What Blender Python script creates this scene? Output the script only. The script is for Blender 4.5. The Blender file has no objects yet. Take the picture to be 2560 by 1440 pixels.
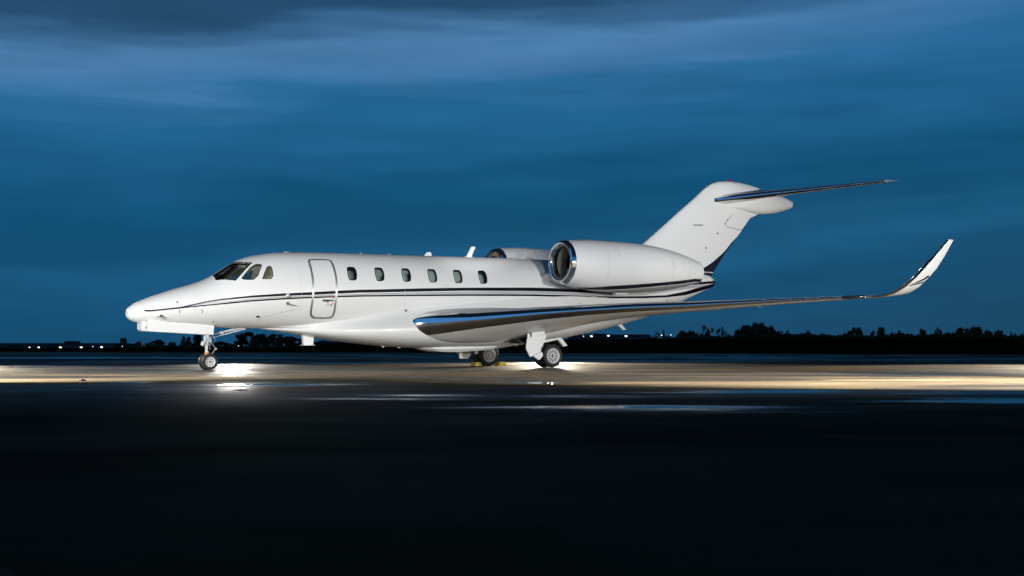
import bpy, bmesh, math, random
import numpy as np
from mathutils import Vector, Matrix, noise
from mathutils.geometry import delaunay_2d_cdt
from mathutils.bvhtree import BVHTree
R = math.radians
scene = bpy.context.scene
col = scene.collection

# ------------------------------------------------------------------ camera
FPX, TH, AX0, AD0, ZC, HY = 3217.26, R(32.27), -9.245, 30.795, .617, 862.44
cam_d = bpy.data.cameras.new('camera'); cam = bpy.data.objects.new('camera', cam_d); col.objects.link(cam)
cam.location = (0, 0, ZC); cam.rotation_euler = (R(90), 0, 0)
cam_d.sensor_width = 36; cam_d.lens = FPX / 2560 * 36; cam_d.shift_y = (HY - 720) / 2560
cam_d.clip_start = .1; cam_d.clip_end = 6000
scene.camera = cam
scene.render.resolution_x = 1024; scene.render.resolution_y = 576
scene.view_settings.view_transform = 'Standard'; scene.view_settings.look = 'None'
scene.view_settings.exposure = 0; scene.view_settings.gamma = 1
try: scene.cycles.sample_clamp_indirect = 4
except Exception: pass

# ------------------------------------------------------------------ node helpers
def nt_new(m):
    m.use_nodes = True; t = m.node_tree; t.nodes.clear(); return t
def N(t, typ, ins=None, **kw):
    n = t.nodes.new(typ)
    for k, v in kw.items(): setattr(n, k, v)
    if ins:
        for k, v in ins.items():
            s = n.inputs[k]
            if hasattr(v, 'is_output') or isinstance(v, bpy.types.NodeSocket): t.links.new(v, s)
            else: s.default_value = v
    return n
def MA(t, op, a, b=None, c=None, clamp=False):
    n = t.nodes.new('ShaderNodeMath'); n.operation = op; n.use_clamp = clamp
    for i, v in enumerate((a, b, c)):
        if v is None: continue
        if isinstance(v, bpy.types.NodeSocket): t.links.new(v, n.inputs[i])
        else: n.inputs[i].default_value = v
    return n.outputs[0]
def ramp(t, fac, pts, interp='LINEAR'):
    n = t.nodes.new('ShaderNodeValToRGB'); n.color_ramp.interpolation = interp
    e = n.color_ramp.elements
    while len(e) < len(pts): e.new(.5)
    for i, (p, c) in enumerate(pts):
        e[i].position = p
        e[i].color = (c, c, c, 1) if isinstance(c, (int, float)) else (*c, 1)
    t.links.new(fac, n.inputs[0]); return n.outputs[0]
def MIX(t, f, a, b, blend='MIX'):
    n = t.nodes.new('ShaderNodeMix'); n.data_type = 'RGBA'; n.blend_type = blend
    for i, v in ((0, f), (6, a), (7, b)):
        if isinstance(v, bpy.types.NodeSocket): t.links.new(v, n.inputs[i])
        else: n.inputs[i].default_value = v if not isinstance(v, tuple) else (*v[:3], 1)
    return n.outputs[2]
def S2L(r, g, b):
    f = lambda v: (v/255/12.92 if v/255 <= .04045 else ((v/255+.055)/1.055)**2.4)
    return (f(r), f(g), f(b))

# ------------------------------------------------------------------ world: dusk sky with stretched cloud bands
world = bpy.data.worlds.new('World'); scene.world = world; world.use_nodes = True
t = world.node_tree; t.nodes.clear()
tc = N(t, 'ShaderNodeTexCoord'); sx = N(t, 'ShaderNodeSeparateXYZ', {0: tc.outputs['Generated']})
X_, Y_, Z_ = sx.outputs
hor = MA(t, 'SQRT', MA(t, 'ADD', MA(t, 'MULTIPLY', X_, X_), MA(t, 'MULTIPLY', Y_, Y_)))
el = MA(t, 'DIVIDE', Z_, MA(t, 'MAXIMUM', hor, .05))                 # tangent of the elevation
lat = MA(t, 'DIVIDE', X_, MA(t, 'MAXIMUM', hor, .05))
def skynoise(sc, zs, det, off, dist=0.):
    v = N(t, 'ShaderNodeCombineXYZ', {0: MA(t, 'ADD', X_, off), 1: Y_, 2: MA(t, 'MULTIPLY', el, zs)})
    return N(t, 'ShaderNodeTexNoise', {'Vector': v.outputs[0], 'Scale': sc, 'Detail': det, 'Roughness': .5, 'Distortion': dist}).outputs[0]
n1 = skynoise(2.6, 7, 4, 0, .3); n2 = skynoise(5, 10, 5, 3.1, .2); n3 = skynoise(11, 5, 5, 7.7)
edge = t.nodes.new('ShaderNodeFloatCurve'); u = MA(t, 'ADD', MA(t, 'MULTIPLY', lat, FPX/2560), .5, clamp=True); t.links.new(u, edge.inputs['Value'])
cc = edge.mapping.curves[0]; ep = [(0, .226), (.12, .220), (.2, .2215), (.28, .233), (.4, .2415), (.52, .2445), (.66, .249), (.78, .259), (1, .278)]   # lower rim of the dark upper cloud
while len(cc.points) < len(ep): cc.points.new(.5, .5)
for i, (a, b) in enumerate(ep): cc.points[i].location = (a, b*3)
edge.mapping.update()
e2 = MA(t, 'SUBTRACT', el, MA(t, 'DIVIDE', edge.outputs[0], 3.0))
e2 = MA(t, 'ADD', e2, MA(t, 'MULTIPLY', MA(t, 'SUBTRACT', n1, .5), .035))
e2 = MA(t, 'ADD', e2, MA(t, 'MULTIPLY', MA(t, 'SUBTRACT', n2, .5), .06))
e2n = MA(t, 'DIVIDE', MA(t, 'ADD', e2, .26), .34, clamp=True)
RP = [(-.25, 27, 74, 106), (-.205, 24, 80, 116), (-.175, 29, 88, 127), (-.15, 21, 80, 116), (-.125, 19, 81, 119), (-.095, 28, 91, 133), (-.065, 33, 98, 143), (-.05, 42, 104, 150), (-.032, 64, 118, 165), (-.012, 74, 124, 170), (.004, 56, 101, 142), (.02, 38, 78, 112), (.06, 34, 72, 105)]
skyc = ramp(t, e2n, [((a+.26)/.34, S2L(b, c, d)) for a, b, c, d in RP], 'EASE')
rt = MA(t, 'MULTIPLY', MA(t, 'ADD', MA(t, 'SUBTRACT', MA(t, 'MULTIPLY', lat, 4.2), .55), MA(t, 'MULTIPLY', MA(t, 'SUBTRACT', n2, .5), 1.2)), .62, clamp=True)
hi = MA(t, 'MULTIPLY', MA(t, 'SUBTRACT', el, .15), 14, clamp=True)
skyc = MIX(t, MA(t, 'MULTIPLY', MA(t, 'MULTIPLY', rt, hi), .8), skyc, S2L(40, 104, 154))
lf = MA(t, 'MULTIPLY', MA(t, 'SUBTRACT', MA(t, 'MULTIPLY', lat, -1), .1), 1.2, clamp=True); lm = MA(t, 'MULTIPLY', MA(t, 'SUBTRACT', .2, el), 8, clamp=True)
skyc = MIX(t, MA(t, 'MULTIPLY', MA(t, 'MULTIPLY', lf, lm), .5), skyc, S2L(10, 68, 108))
br = MA(t, 'ADD', .67, MA(t, 'ADD', MA(t, 'MULTIPLY', n3, .36), MA(t, 'MULTIPLY', skynoise(3.2, 16, 3, 12.3, .25), .30)))
skyc = MIX(t, 1., skyc, N(t, 'ShaderNodeCombineColor', {0: br, 1: br, 2: br}).outputs[0], 'MULTIPLY')
# overhead darkened to dim the apron; unseen blue wedge added behind camera for chrome
up = MA(t, 'MULTIPLY', MA(t, 'SUBTRACT', Z_, .275), 4.5, clamp=True)
skyc = MIX(t, up, skyc, (.005, .010, .020))
az = MA(t, 'MULTIPLY', MA(t, 'SUBTRACT', MA(t, 'DIVIDE', MA(t, 'ADD', MA(t, 'MULTIPLY', Y_, -.94), MA(t, 'MULTIPLY', X_, -.34)), MA(t, 'MAXIMUM', hor, .05)), .90), 14, clamp=True)
eb = MA(t, 'MULTIPLY', MA(t, 'SUBTRACT', .97, Z_), 9, clamp=True)
skyc = MIX(t, MA(t, 'MULTIPLY', az, eb), skyc, (.05, .21, .50))
bg = N(t, 'ShaderNodeBackground', {'Color': skyc, 'Strength': 1.0})
N(t, 'ShaderNodeOutputWorld', {0: bg.outputs[0]})

# ------------------------------------------------------------------ lamps used to light the aircraft (all stand outside the frame or behind the aircraft)
def spot(name, loc, target, power, size, blend, radius, color, scale=None):
    l = bpy.data.lights.new(name, 'SPOT'); l.energy = power; l.spot_size = R(size); l.spot_blend = blend
    l.shadow_soft_size = radius; l.color = color
    o = bpy.data.objects.new(name, l); col.objects.link(o); o.location = loc
    o.rotation_euler = (Vector(target) - Vector(loc)).to_track_quat('-Z', 'Y').to_euler(); return o
def pixw(px, D, z): return ((px-1280)/FPX*D, D, z)
WARM = (1, .86, .64); NEUT = (1, .985, .955); MILD = (1, .96, .88)
LAMPS = [
    ('lamp_near_bow', (-10.5, 14.0, 2.4), pixw(430, 32, 1.9), 14500, 36, .9, .9, NEUT),
    ('lamp_near_centre', (6.5, 11.5, 2.2), pixw(960, 35, 2.5), 5400, 46, .9, 1.0, NEUT),
    ('lamp_near_stern', (15.5, 13.5, 2.2), pixw(1420, 38, 3.4), 15500, 44, .8, .5, NEUT),
    ('lamp_near_tail', (9, 9.5, 1.0), pixw(1820, 41, 6.0), 17000, 22, 1., .5, NEUT),
    ('lamp_far_engine', (-7, 14, 6.0), pixw(1255, 38.5, 3.4), 15000, 7, .7, .2, NEUT),
    ('lamp_ground_left', (-12.0, 20.4, 4.2), (-8.8, 24.0, 0), 13000, 60, .6, .2, MILD),
    ('lamp_ground_right', (12.0, 17.0, 5.2), (7.4, 21.2, 0), 44000, 60, .55, .2, MILD),
    ('lamp_behind_left', (-18.5, 41, 4.6), (-13.0, 34.6, 0), 9000, 44, .8, .3, WARM),
    ('lamp_behind_stern', (20, 43, 5.4), (13.5, 36.4, 0), 15000, 48, .8, .3, WARM),
    ('lamp_behind_bow', pixw(585, 45, 1.7), pixw(520, 20, 0), 2000, 58, .9, .4, (1, .95, .86)),
    ('lamp_behind_gear', pixw(1372, 47, 1.6), pixw(1372, 36, 0), 5600, 120, .8, .45, WARM),
]
for a in LAMPS: spot(*a)

# ------------------------------------------------------------------ materials
def principled(name, base=(.8, .8, .8), rough=.5, metal=0., coat=0., spec=.5, emis=None, estr=0.):
    m = bpy.data.materials.new(name); t = nt_new(m)
    p = N(t, 'ShaderNodeBsdfPrincipled', {'Base Color': (*base, 1), 'Roughness': rough, 'Metallic': metal, 'Coat Weight': coat, 'Coat Roughness': .06, 'Specular IOR Level': spec})
    if emis: p.inputs['Emission Color'].default_value = (*emis, 1); p.inputs['Emission Strength'].default_value = estr
    N(t, 'ShaderNodeOutputMaterial', {0: p.outputs[0]}); m['p'] = 1
    return m
def rough_var(m, amp=.1, scale=3., camp=.06, cscale=1.2, bump=0.):
    """slight dirt and gloss variation in the object's own space"""
    t = m.node_tree; p = [n for n in t.nodes if n.type == 'BSDF_PRINCIPLED'][0]
    tc = N(t, 'ShaderNodeTexCoord'); n = N(t, 'ShaderNodeTexNoise', {'Vector': tc.outputs['Object'], 'Scale': scale, 'Detail': 6})
    p0 = p.inputs['Roughness'].default_value
    t.links.new(MA(t, 'ADD', p0-amp/2, MA(t, 'MULTIPLY', n.outputs[0], amp), clamp=True), p.inputs['Roughness'])
    n2 = N(t, 'ShaderNodeTexNoise', {'Vector': tc.outputs['Object'], 'Scale': cscale, 'Detail': 5})
    b = MA(t, 'ADD', 1-camp/2-.02, MA(t, 'MULTIPLY', n2.outputs[0], camp))
    src = p.inputs['Base Color'].links[0].from_socket if p.inputs['Base Color'].links else tuple(p.inputs['Base Color'].default_value)
    t.links.new(MIX(t, 1., src, N(t, 'ShaderNodeCombineColor', {0: b, 1: b, 2: b}).outputs[0], 'MULTIPLY'), p.inputs['Base Color'])
    if bump:
        bn = N(t, 'ShaderNodeBump', {'Strength': bump, 'Height': n.outputs[0], 'Distance': .01}); t.links.new(bn.outputs[0], p.inputs['Normal'])
    return m
WHITE = (.78, .785, .77)
M = {}
M['white'] = rough_var(principled('white_paint', WHITE, .32, 0, .35), .08, 2, .05)
M['fair'] = rough_var(principled('white_fairing_paint', (.76, .76, .74), .35, 0, .3), .08, 2, .06)
M['chrome'] = rough_var(principled('polished_metal', (.86, .87, .88), .07, 1.), .05, 6, .04)
M['alu'] = rough_var(principled('satin_metal', (.62, .63, .64), .33, 1.), .1, 20, .1, 8)
M['door_trim'] = principled('brushed_trim', (.55, .55, .55), .38, .8)
M['rubber'] = rough_var(principled('tyre_rubber', (.018, .018, .019), .62, 0, 0, .35), .15, 12, .3, 9)
M['rim'] = rough_var(principled('rim_paint', (.52, .52, .50), .4), .1, 10, .15, 20)
M['dark'] = principled('dark_metal', (.03, .03, .033), .45, .4)
M['black'] = principled('black_gloss', (.012, .012, .018), .18, 0, .3)
M['navy'] = principled('navy_paint', (.010, .012, .024), .22, 0, .5)
M['grey'] = principled('grey_paint', (.30, .31, .32), .35)
M['line'] = principled('panel_seam', (.20, .20, .19), .6)
M['seam'] = principled('cowl_seam', (.42, .43, .43), .5)
M['beige'] = principled('cabin_trim', (.42, .38, .27), .6)
M['cabin'] = principled('cabin_wall', (.5, .52, .5), .7)
M['shade'] = principled('window_shade', (.5, .52, .5), .6)
M['duct'] = principled('inlet_duct', (.42, .40, .29), .42)
M['duct_deep'] = principled('dark_duct', (.03, .026, .02), .5)
M['fan'] = principled('fan_metal', (.05, .048, .042), .4, .8)
M['orange'] = principled('orange_sleeve', (.75, .28, .04), .45)
M['yellow'] = rough_var(principled('yellow_paint', (.55, .42, .06), .55), .1, 8, .3, 12)
M['red'] = principled('red_lens', (.35, .01, .05), .2)
M['redmark'] = principled('red_mark', (.5, .02, .03), .5)
M['text'] = principled('grey_marking', (.22, .22, .22), .6)
m = bpy.data.materials.new('glass'); t = nt_new(m)
tr = N(t, 'ShaderNodeBsdfTransparent', {'Color': (.74, .83, .81, 1)}); gl = N(t, 'ShaderNodeBsdfGlossy', {'Roughness': .02, 'Color': (1, 1, 1, 1)})
fr = N(t, 'ShaderNodeFresnel', {'IOR': 1.5}); ms = N(t, 'ShaderNodeMixShader', {0: MA(t, 'ADD', fr.outputs[0], .03, clamp=True), 1: tr.outputs[0], 2: gl.outputs[0]})
N(t, 'ShaderNodeOutputMaterial', {0: ms.outputs[0]}); M['glass'] = m

def curve_node(t, xs, pts, xlo, xhi, zlo, zhi):
    """value of a traced line z(x): ShaderNodeFloatCurve over normalised x"""
    n = t.nodes.new('ShaderNodeFloatCurve'); u = MA(t, 'DIVIDE', MA(t, 'SUBTRACT', xs, xlo), xhi-xlo, clamp=True)
    t.links.new(u, n.inputs['Value']); c = n.mapping.curves[0]; pts = sorted(pts)
    q = [((x-xlo)/(xhi-xlo), (z-zlo)/(zhi-zlo)) for x, z in pts]
    q = [a for a in q if 0 <= a[0] <= 1]
    if q[0][0] > 0: q = [(0., q[0][1])] + q
    if q[-1][0] < 1: q = q + [(1., q[-1][1])]
    while len(c.points) < len(q): c.points.new(.5, .5)
    for i, (a, b) in enumerate(q): c.points[i].location = (a, min(1, max(0, b)))
    for pnt in c.points: pnt.handle_type = 'VECTOR'
    n.mapping.update()
    return MA(t, 'ADD', MA(t, 'MULTIPLY', n.outputs[0], zhi-zlo), zlo)

# ------------------------------------------------------------------ geometry helpers
XO = 11.0                                                            # aircraft empty stands under x = 11
cT, sT = math.cos(TH), math.sin(TH)
def at(px, py, y=0.):
    k = (px-1280)/FPX; x = (k*(AD0-y*cT)-AX0-y*sT)/(cT-k*sT); D = AD0+x*sT-y*cT
    return x, ZC+(HY-py)*D/FPX
def ray_dir(px, py):                                                  # in aircraft axes (x aft, y port, z up)
    X, D, Z = (px-1280)/FPX, 1., (HY-py)/FPX
    return Vector((X*cT+D*sT, X*sT-D*cT, Z)).normalized()
_c = Vector((-AX0, -AD0, ZC)); CAMA = Vector((_c.x*cT+_c.y*sT, _c.x*sT-_c.y*cT, ZC))
def link(o, parent=None):
    col.objects.link(o)
    if parent: o.parent = parent
    return o
def tag(o, label=None, cat=None, group=None, kind=None):
    for k, v in (('label', label), ('category', cat), ('group', group), ('kind', kind)):
        if v: o[k] = v
    return o
def empty(name, loc, rz=0):
    o = bpy.data.objects.new(name, None); o.location = loc; o.rotation_euler = (0, 0, rz); o.empty_display_size = .3
    return link(o)
def raw(name, vs, fs, mat, parent=None, smooth=True, mats=None, fm=None):
    me = bpy.data.meshes.new(name); me.from_pydata([tuple(v) for v in vs], [], fs)
    for m_ in (mats or [mat]): me.materials.append(m_)
    if fm is not None: me.polygons.foreach_set('material_index', fm)
    me.polygons.foreach_set('use_smooth', [smooth]*len(me.polygons)); me.update()
    return link(bpy.data.objects.new(name, me), parent)
def mk(name, vs, fs, mat, parent, smooth=True, recalc=True, sharp=None, **kw):
    """mesh authored in aircraft axes (y = port) -> object in the aircraft's local frame"""
    o = raw(name, [(v[0]-XO, -v[1], v[2]) for v in vs], [tuple(reversed(f)) for f in fs], mat, parent, smooth, **kw)
    if recalc:
        bm = bmesh.new(); bm.from_mesh(o.data); bmesh.ops.remove_doubles(bm, verts=bm.verts, dist=1e-5)
        bmesh.ops.recalc_face_normals(bm, faces=bm.faces); bm.to_mesh(o.data); bm.free()
    if sharp is not None and smooth:
        o.data.set_sharp_from_angle(angle=R(sharp))
    return o
class MB:
    def __init__(s): s.v = []; s.f = []
    def add(s, vs, fs):
        b = len(s.v); s.v += [tuple(v) for v in vs]; s.f += [tuple(i+b for i in f) for f in fs]; return s
    def loft(s, rings, closed=True, cap0=True, cap1=True):
        n = len(rings[0]); b = len(s.v)
        for r in rings: s.v += [tuple(p) for p in r]
        for i in range(len(rings)-1):
            for j in range(n if closed else n-1):
                k = (j+1) % n; s.f.append((b+i*n+j, b+i*n+k, b+(i+1)*n+k, b+(i+1)*n+j))
        if cap0: s.f.append(tuple(b+j for j in range(n)))
        if cap1: s.f.append(tuple(b+(len(rings)-1)*n+j for j in reversed(range(n))))
        return s
    def prism(s, poly, y0, y1):                                        # poly in (x, z)
        return s.loft([[(x, y0, z) for x, z in poly], [(x, y1, z) for x, z in poly]])
    def box(s, c, d):
        x, y, z = c; a, b, e = d[0]/2, d[1]/2, d[2]/2
        return s.loft([[(x-a, y-b, z-e), (x+a, y-b, z-e), (x+a, y+b, z-e), (x-a, y+b, z-e)], [(x-a, y-b, z+e), (x+a, y-b, z+e), (x+a, y+b, z+e), (x-a, y+b, z+e)]])
    def tube(s, pts, r, n=12):
        pts = [Vector(p) for p in pts]; rr = r if isinstance(r, (list, tuple)) else [r]*len(pts); rings = []
        for i, p in enumerate(pts):
            d = (pts[min(i+1, len(pts)-1)]-pts[max(i-1, 0)]).normalized()
            a = d.cross(Vector((0, 0, 1)) if abs(d.z) < .9 else Vector((0, 1, 0))).normalized(); b = d.cross(a)
            rings.append([p+(a*math.cos(q)+b*math.sin(q))*rr[i] for q in [2*math.pi*k/n for k in range(n)]])
        return s.loft(rings)
    def rev(s, prof, c, axis='y', n=40):                               # prof: (offset along axis, radius)
        rings = []
        for o, r in prof:
            ring = []
            for k in range(n):
                a = 2*math.pi*k/n; u, v = r*math.cos(a), r*math.sin(a)
                ring.append((c[0]+u, c[1]+o, c[2]+v) if axis == 'y' else (c[0]+o, c[1]+u, c[2]+v) if axis == 'x' else (c[0]+u, c[1]+v, c[2]+o))
            rings.append(ring)
        return s.loft(rings, True, False, False)
    def mirror(s):
        b = len(s.v); s.v += [(x, -y, z) for x, y, z in s.v]; s.f += [tuple(reversed([i+b for i in f])) for f in s.f]; return s
    def make(s, name, mat, parent, smooth=True, sharp=40, **kw): return mk(name, s.v, s.f, mat, parent, smooth, sharp=sharp, **kw)

def pchip(xs, ys):
    xs = np.array(xs, float); ys = np.array(ys, float); h = np.diff(xs); d = np.diff(ys)/h; m = np.zeros(len(xs))
    for i in range(1, len(xs)-1):
        if d[i-1]*d[i] > 0:
            w1, w2 = 2*h[i]+h[i-1], h[i]+2*h[i-1]; m[i] = (w1+w2)/(w1/d[i-1]+w2/d[i])
    m[0], m[-1] = d[0], d[-1]
    def f(x):
        x = min(max(x, xs[0]), xs[-1]); i = int(min(max(np.searchsorted(xs, x)-1, 0), len(h)-1)); u = (x-xs[i])/h[i]
        return float((2*u**3-3*u*u+1)*ys[i]+(u**3-2*u*u+u)*h[i]*m[i]+(-2*u**3+3*u*u)*ys[i+1]+(u**3-u*u)*h[i]*m[i+1])
    return f

# ================================================================== AIRCRAFT
jet = empty('business_jet', (AX0+XO*cT, AD0+XO*sT, 0), TH)
tag(jet, 'white twin-engine business jet with black side stripes parked on the wet apron', 'airplane')

# ---- fuselage surface S(x, phi); phi 0 = crown, pi/2 = port side
FT = [  # x, top, bottom, half width, centre z
 (0, 1.372, 1.368, .002, 1.37), (.02, 1.455, 1.30, .085, 1.37), (.1, 1.545, 1.215, .18, 1.37), (.22, 1.632, 1.165, .26, 1.385), (.46, 1.735, 1.13, .345, 1.42), (.83, 1.872, 1.10, .45, 1.48),
 (1.2, 1.995, 1.085, .535, 1.53), (1.7, 2.148, 1.07, .63, 1.60), (2.05, 2.30, 1.06, .70, 1.66), (2.35, 2.485, 1.05, .755, 1.72), (2.66, 2.68, 1.045, .805, 1.78), (2.9, 2.79, 1.04, .84, 1.82), (3.2, 2.875, 1.035, .875, 1.86), (3.7, 2.96, 1.02, .92, 1.91),
 (4.3, 3.0, .995, .955, 1.96), (5.3, 3.025, .96, .98, 1.99), (6.5, 3.035, .95, .985, 2.0), (8, 3.05, .95, .985, 2.0), (9.6, 3.065, .95, .985, 2.0), (10.9, 3.08, .95, .985, 2.01), (11.6, 3.08, .96, .95, 2.02),
 (12.4, 3.07, .98, .86, 2.04), (13.4, 3.06, 1.02, .74, 2.06), (14.7, 3.03, 1.22, .62, 2.12), (15.6, 3.0, 1.43, .52, 2.2), (16.3, 2.97, 1.67, .43, 2.28), (17.1, 2.93, 1.95, .33, 2.4), (18.07, 2.83, 2.33, .20, 2.56), (18.42, 2.74, 2.455, .12, 2.6), (18.47, 2.65, 2.55, .04, 2.6)]
fs_ = [math.sqrt(r[0]) for r in FT]
fT, fB, fW, fM = [pchip(fs_, [r[i] for r in FT]) for i in (1, 2, 3, 4)]
def S(x, ph, off=0.):
    s = math.sqrt(max(x, 0)); tp, bt, w, m = fT(s), fB(s), fW(s), fM(s)
    c = math.cos(ph); p = Vector((x, w*math.sin(ph), m+((tp-m) if c > 0 else (m-bt))*c))
    if off: p = p+nrm(x, ph)*off
    return p
def nrm(x, ph):
    e = 1e-3; x = max(x, 2*e); a = S(x+e*max(1, x), ph)-S(x-e, ph); b = S(x, ph+e)-S(x, ph-e)
    n = a.cross(b); n.normalize(); c = Vector((0, math.sin(ph), math.cos(ph)))
    return n if n.dot(c) > 0 or x < .05 else -n
gx = []; s_ = .03
while s_ < 4.297: gx.append(s_*s_); s_ += .0245
gx = [0.0] + gx + [18.46, 18.47]
NPH = 84
gph = [-math.pi+2*math.pi*k/NPH for k in range(NPH+1)]
bv = [S(x, p) for x in gx for p in gph[:-1]]
bf = [(i*NPH+j, i*NPH+(j+1) % NPH, (i+1)*NPH+(j+1) % NPH, (i+1)*NPH+j) for i in range(len(gx)-1) for j in range(NPH)]
FUSE = BVHTree.FromPolygons([tuple(v) for v in bv], bf)
def hit(px, py, tree=None):
    h = (tree or FUSE).ray_cast(CAMA, ray_dir(px, py), 200)
    return h[0]
def dom(px, py):                                                      # photo point -> (x, phi) on the fuselage
    h = hit(px, py)
    if h is None: return None
    s = math.sqrt(max(h.x, 0)); tp, bt, w, m = fT(s), fB(s), fW(s), fM(s)
    c = (h.z-m)/((tp-m) if h.z > m else (m-bt)); return (h.x, math.atan2(h.y/w, c))
def chaikin(P, n=2, closed=True):
    for _ in range(n):
        Q = []
        for i in range(len(P) if closed else len(P)-1):
            a, b = P[i], P[(i+1) % len(P)]
            Q += [(a[0]*.75+b[0]*.25, a[1]*.75+b[1]*.25), (a[0]*.25+b[0]*.75, a[1]*.25+b[1]*.75)]
        P = Q if closed else [P[0]]+Q+[P[-1]]
    return P
def resample(P, d):
    Q = []
    for i in range(len(P)):
        a, b = P[i], P[(i+1) % len(P)]; L = math.dist(a, b); k = max(1, int(L/d))
        Q += [(a[0]+(b[0]-a[0])*j/k, a[1]+(b[1]-a[1])*j/k) for j in range(k)]
    return Q
def inpoly(p, P):
    c = False; j = len(P)-1
    for i in range(len(P)):
        if (P[i][1] > p[1]) != (P[j][1] > p[1]) and p[0] < (P[j][0]-P[i][0])*(p[1]-P[i][1])/(P[j][1]-P[i][1])+P[i][0]: c = not c
        j = i
    return c
def inset(P, d):                                                       # crude polygon inset
    n = len(P); Q = []
    A = sum(P[i][0]*P[(i+1) % n][1]-P[(i+1) % n][0]*P[i][1] for i in range(n)); sg = 1 if A > 0 else -1
    for i in range(n):
        a, b, c = P[i-1], P[i], P[(i+1) % n]; t1 = Vector((b[0]-a[0], b[1]-a[1])).normalized(); t2 = Vector((c[0]-b[0], c[1]-b[1])).normalized()
        tt = (t1+t2).normalized(); nn = Vector((-tt.y, tt.x))*sg; k = d/max(.45, abs(nn.dot(Vector((-t1.y, t1.x)))))
        Q.append((b[0]+nn.x*k, b[1]+nn.y*k))
    return Q
def patch(outline, holes=(), step=.09, off=0., fn=S):
    """CDT of a polygon in the (x, phi) domain mapped on the surface"""
    P = resample(outline, step*.8); pts = [Vector(p) for p in P]; E = [(i, (i+1) % len(P)) for i in range(len(P))]
    H = [resample(h, step*.8) for h in holes]
    for h in H:
        b = len(pts); pts += [Vector(p) for p in h]; E += [(b+i, b+(i+1) % len(h)) for i in range(len(h))]
    x0, x1 = min(p[0] for p in P), max(p[0] for p in P); y0, y1 = min(p[1] for p in P), max(p[1] for p in P)
    for i in range(1, int((x1-x0)/step)+1):
        for j in range(1, int((y1-y0)/step)+1):
            q = (x0+i*step, y0+j*step)
            if inpoly(q, P) and not any(inpoly(q, h) for h in H): pts.append(Vector(q))
    r = delaunay_2d_cdt(pts, E, [], 0, 1e-5); V = r[0]; F = []
    for f in r[2]:
        c = (sum(V[i].x for i in f)/3, sum(V[i].y for i in f)/3)
        if inpoly(c, P) and not any(inpoly(c, h) for h in H): F.append(tuple(f))
    return [fn(v.x, v.y, off) for v in V], F
def bandpoly(P, w):                                                    # closed line -> (outer, inner)
    return P, inset(P, w)
def mir(P): return [(x, -p) for x, p in reversed(P)]

# ---- openings, traced on the port side and mirrored
win_px = [(935.6, 670.5), (939, 668.8), (951, 668.8), (956, 672), (960, 681), (961.3, 692), (960, 702.3), (945, 703), (941, 700), (937, 685)]
win0 = [dom(*p) for p in win_px]
xw0 = .781
WIN = [chaikin([(x+xw0*k, p) for x, p in win0], 1) for k in (-1, 0, 1, 2, 3, 4)]
z1 = lambda L: [(500+x/10.667, 630+y/10.667) for x, y in L]
SIDE = chaikin([dom(*p) for p in z1([(1430, 322), (1640, 325), (1655, 350), (1510, 752), (1170, 748), (1115, 715), (1108, 675)])], 1)
REAR = chaikin([dom(*p) for p in z1([(1780, 375), (1895, 375), (1915, 400), (1975, 725), (1655, 725), (1660, 700)])], 1)
wa, wb = dom(*z1([(1400, 284)])[0]), dom(*z1([(950, 772)])[0])
wc = dom(*z1([(420, 752)])[0])
SHIELD = [(2.655, .035), dom(588, 655.6), dom(608, 656.2), wa, wb, ((wb[0]+wc[0])/2, (wb[1]+wc[1])/2), wc, (2.12, .05)]
HOLES = WIN+[SIDE, REAR, SHIELD]; HOLES = HOLES+[mir(h) for h in HOLES]
# ---- fuselage skin: plain grid fore and aft, CDT with real openings between columns ia..ib
ia = next(i for i, x in enumerate(gx) if x > 1.7); ib = next(i for i, x in enumerate(gx) if x > 10.3)
KX = 1.0
pts = [Vector((gx[i], p)) for i in range(ia, ib+1) for p in gph]
inner = []
for v in pts:
    if any(inpoly((v.x, v.y), h) for h in HOLES): continue
    inner.append(v)
E = []; pts = inner
for h in HOLES:
    h = resample(h, .035); b = len(pts); pts = pts+[Vector(p) for p in h]; E += [(b+i, b+(i+1) % len(h)) for i in range(len(h))]
res = delaunay_2d_cdt(pts, E, [], 0, 1e-6)
vs = [S(v.x, v.y) for v in res[0]]; fs = []
for f in res[2]:
    c = (sum(res[0][i].x for i in f)/len(f), sum(res[0][i].y for i in f)/len(f))
    if not any(inpoly(c, h) for h in HOLES): fs.append(tuple(f))
b = len(vs); cols_ = list(range(0, ia+1)); n1_ = len(gph)
for i in cols_: vs += [S(gx[i], p) for p in gph]
fs += [(b+i*n1_+j, b+i*n1_+j+1, b+(i+1)*n1_+j+1, b+(i+1)*n1_+j) for i in range(len(cols_)-1) for j in range(n1_-1)]
b = len(vs); cols_ = list(range(ib, len(gx)))
for i in cols_: vs += [S(gx[i], p) for p in gph]
fs += [(b+i*n1_+j, b+i*n1_+j+1, b+(i+1)*n1_+j+1, b+(i+1)*n1_+j) for i in range(len(cols_)-1) for j in range(n1_-1)]

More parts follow.
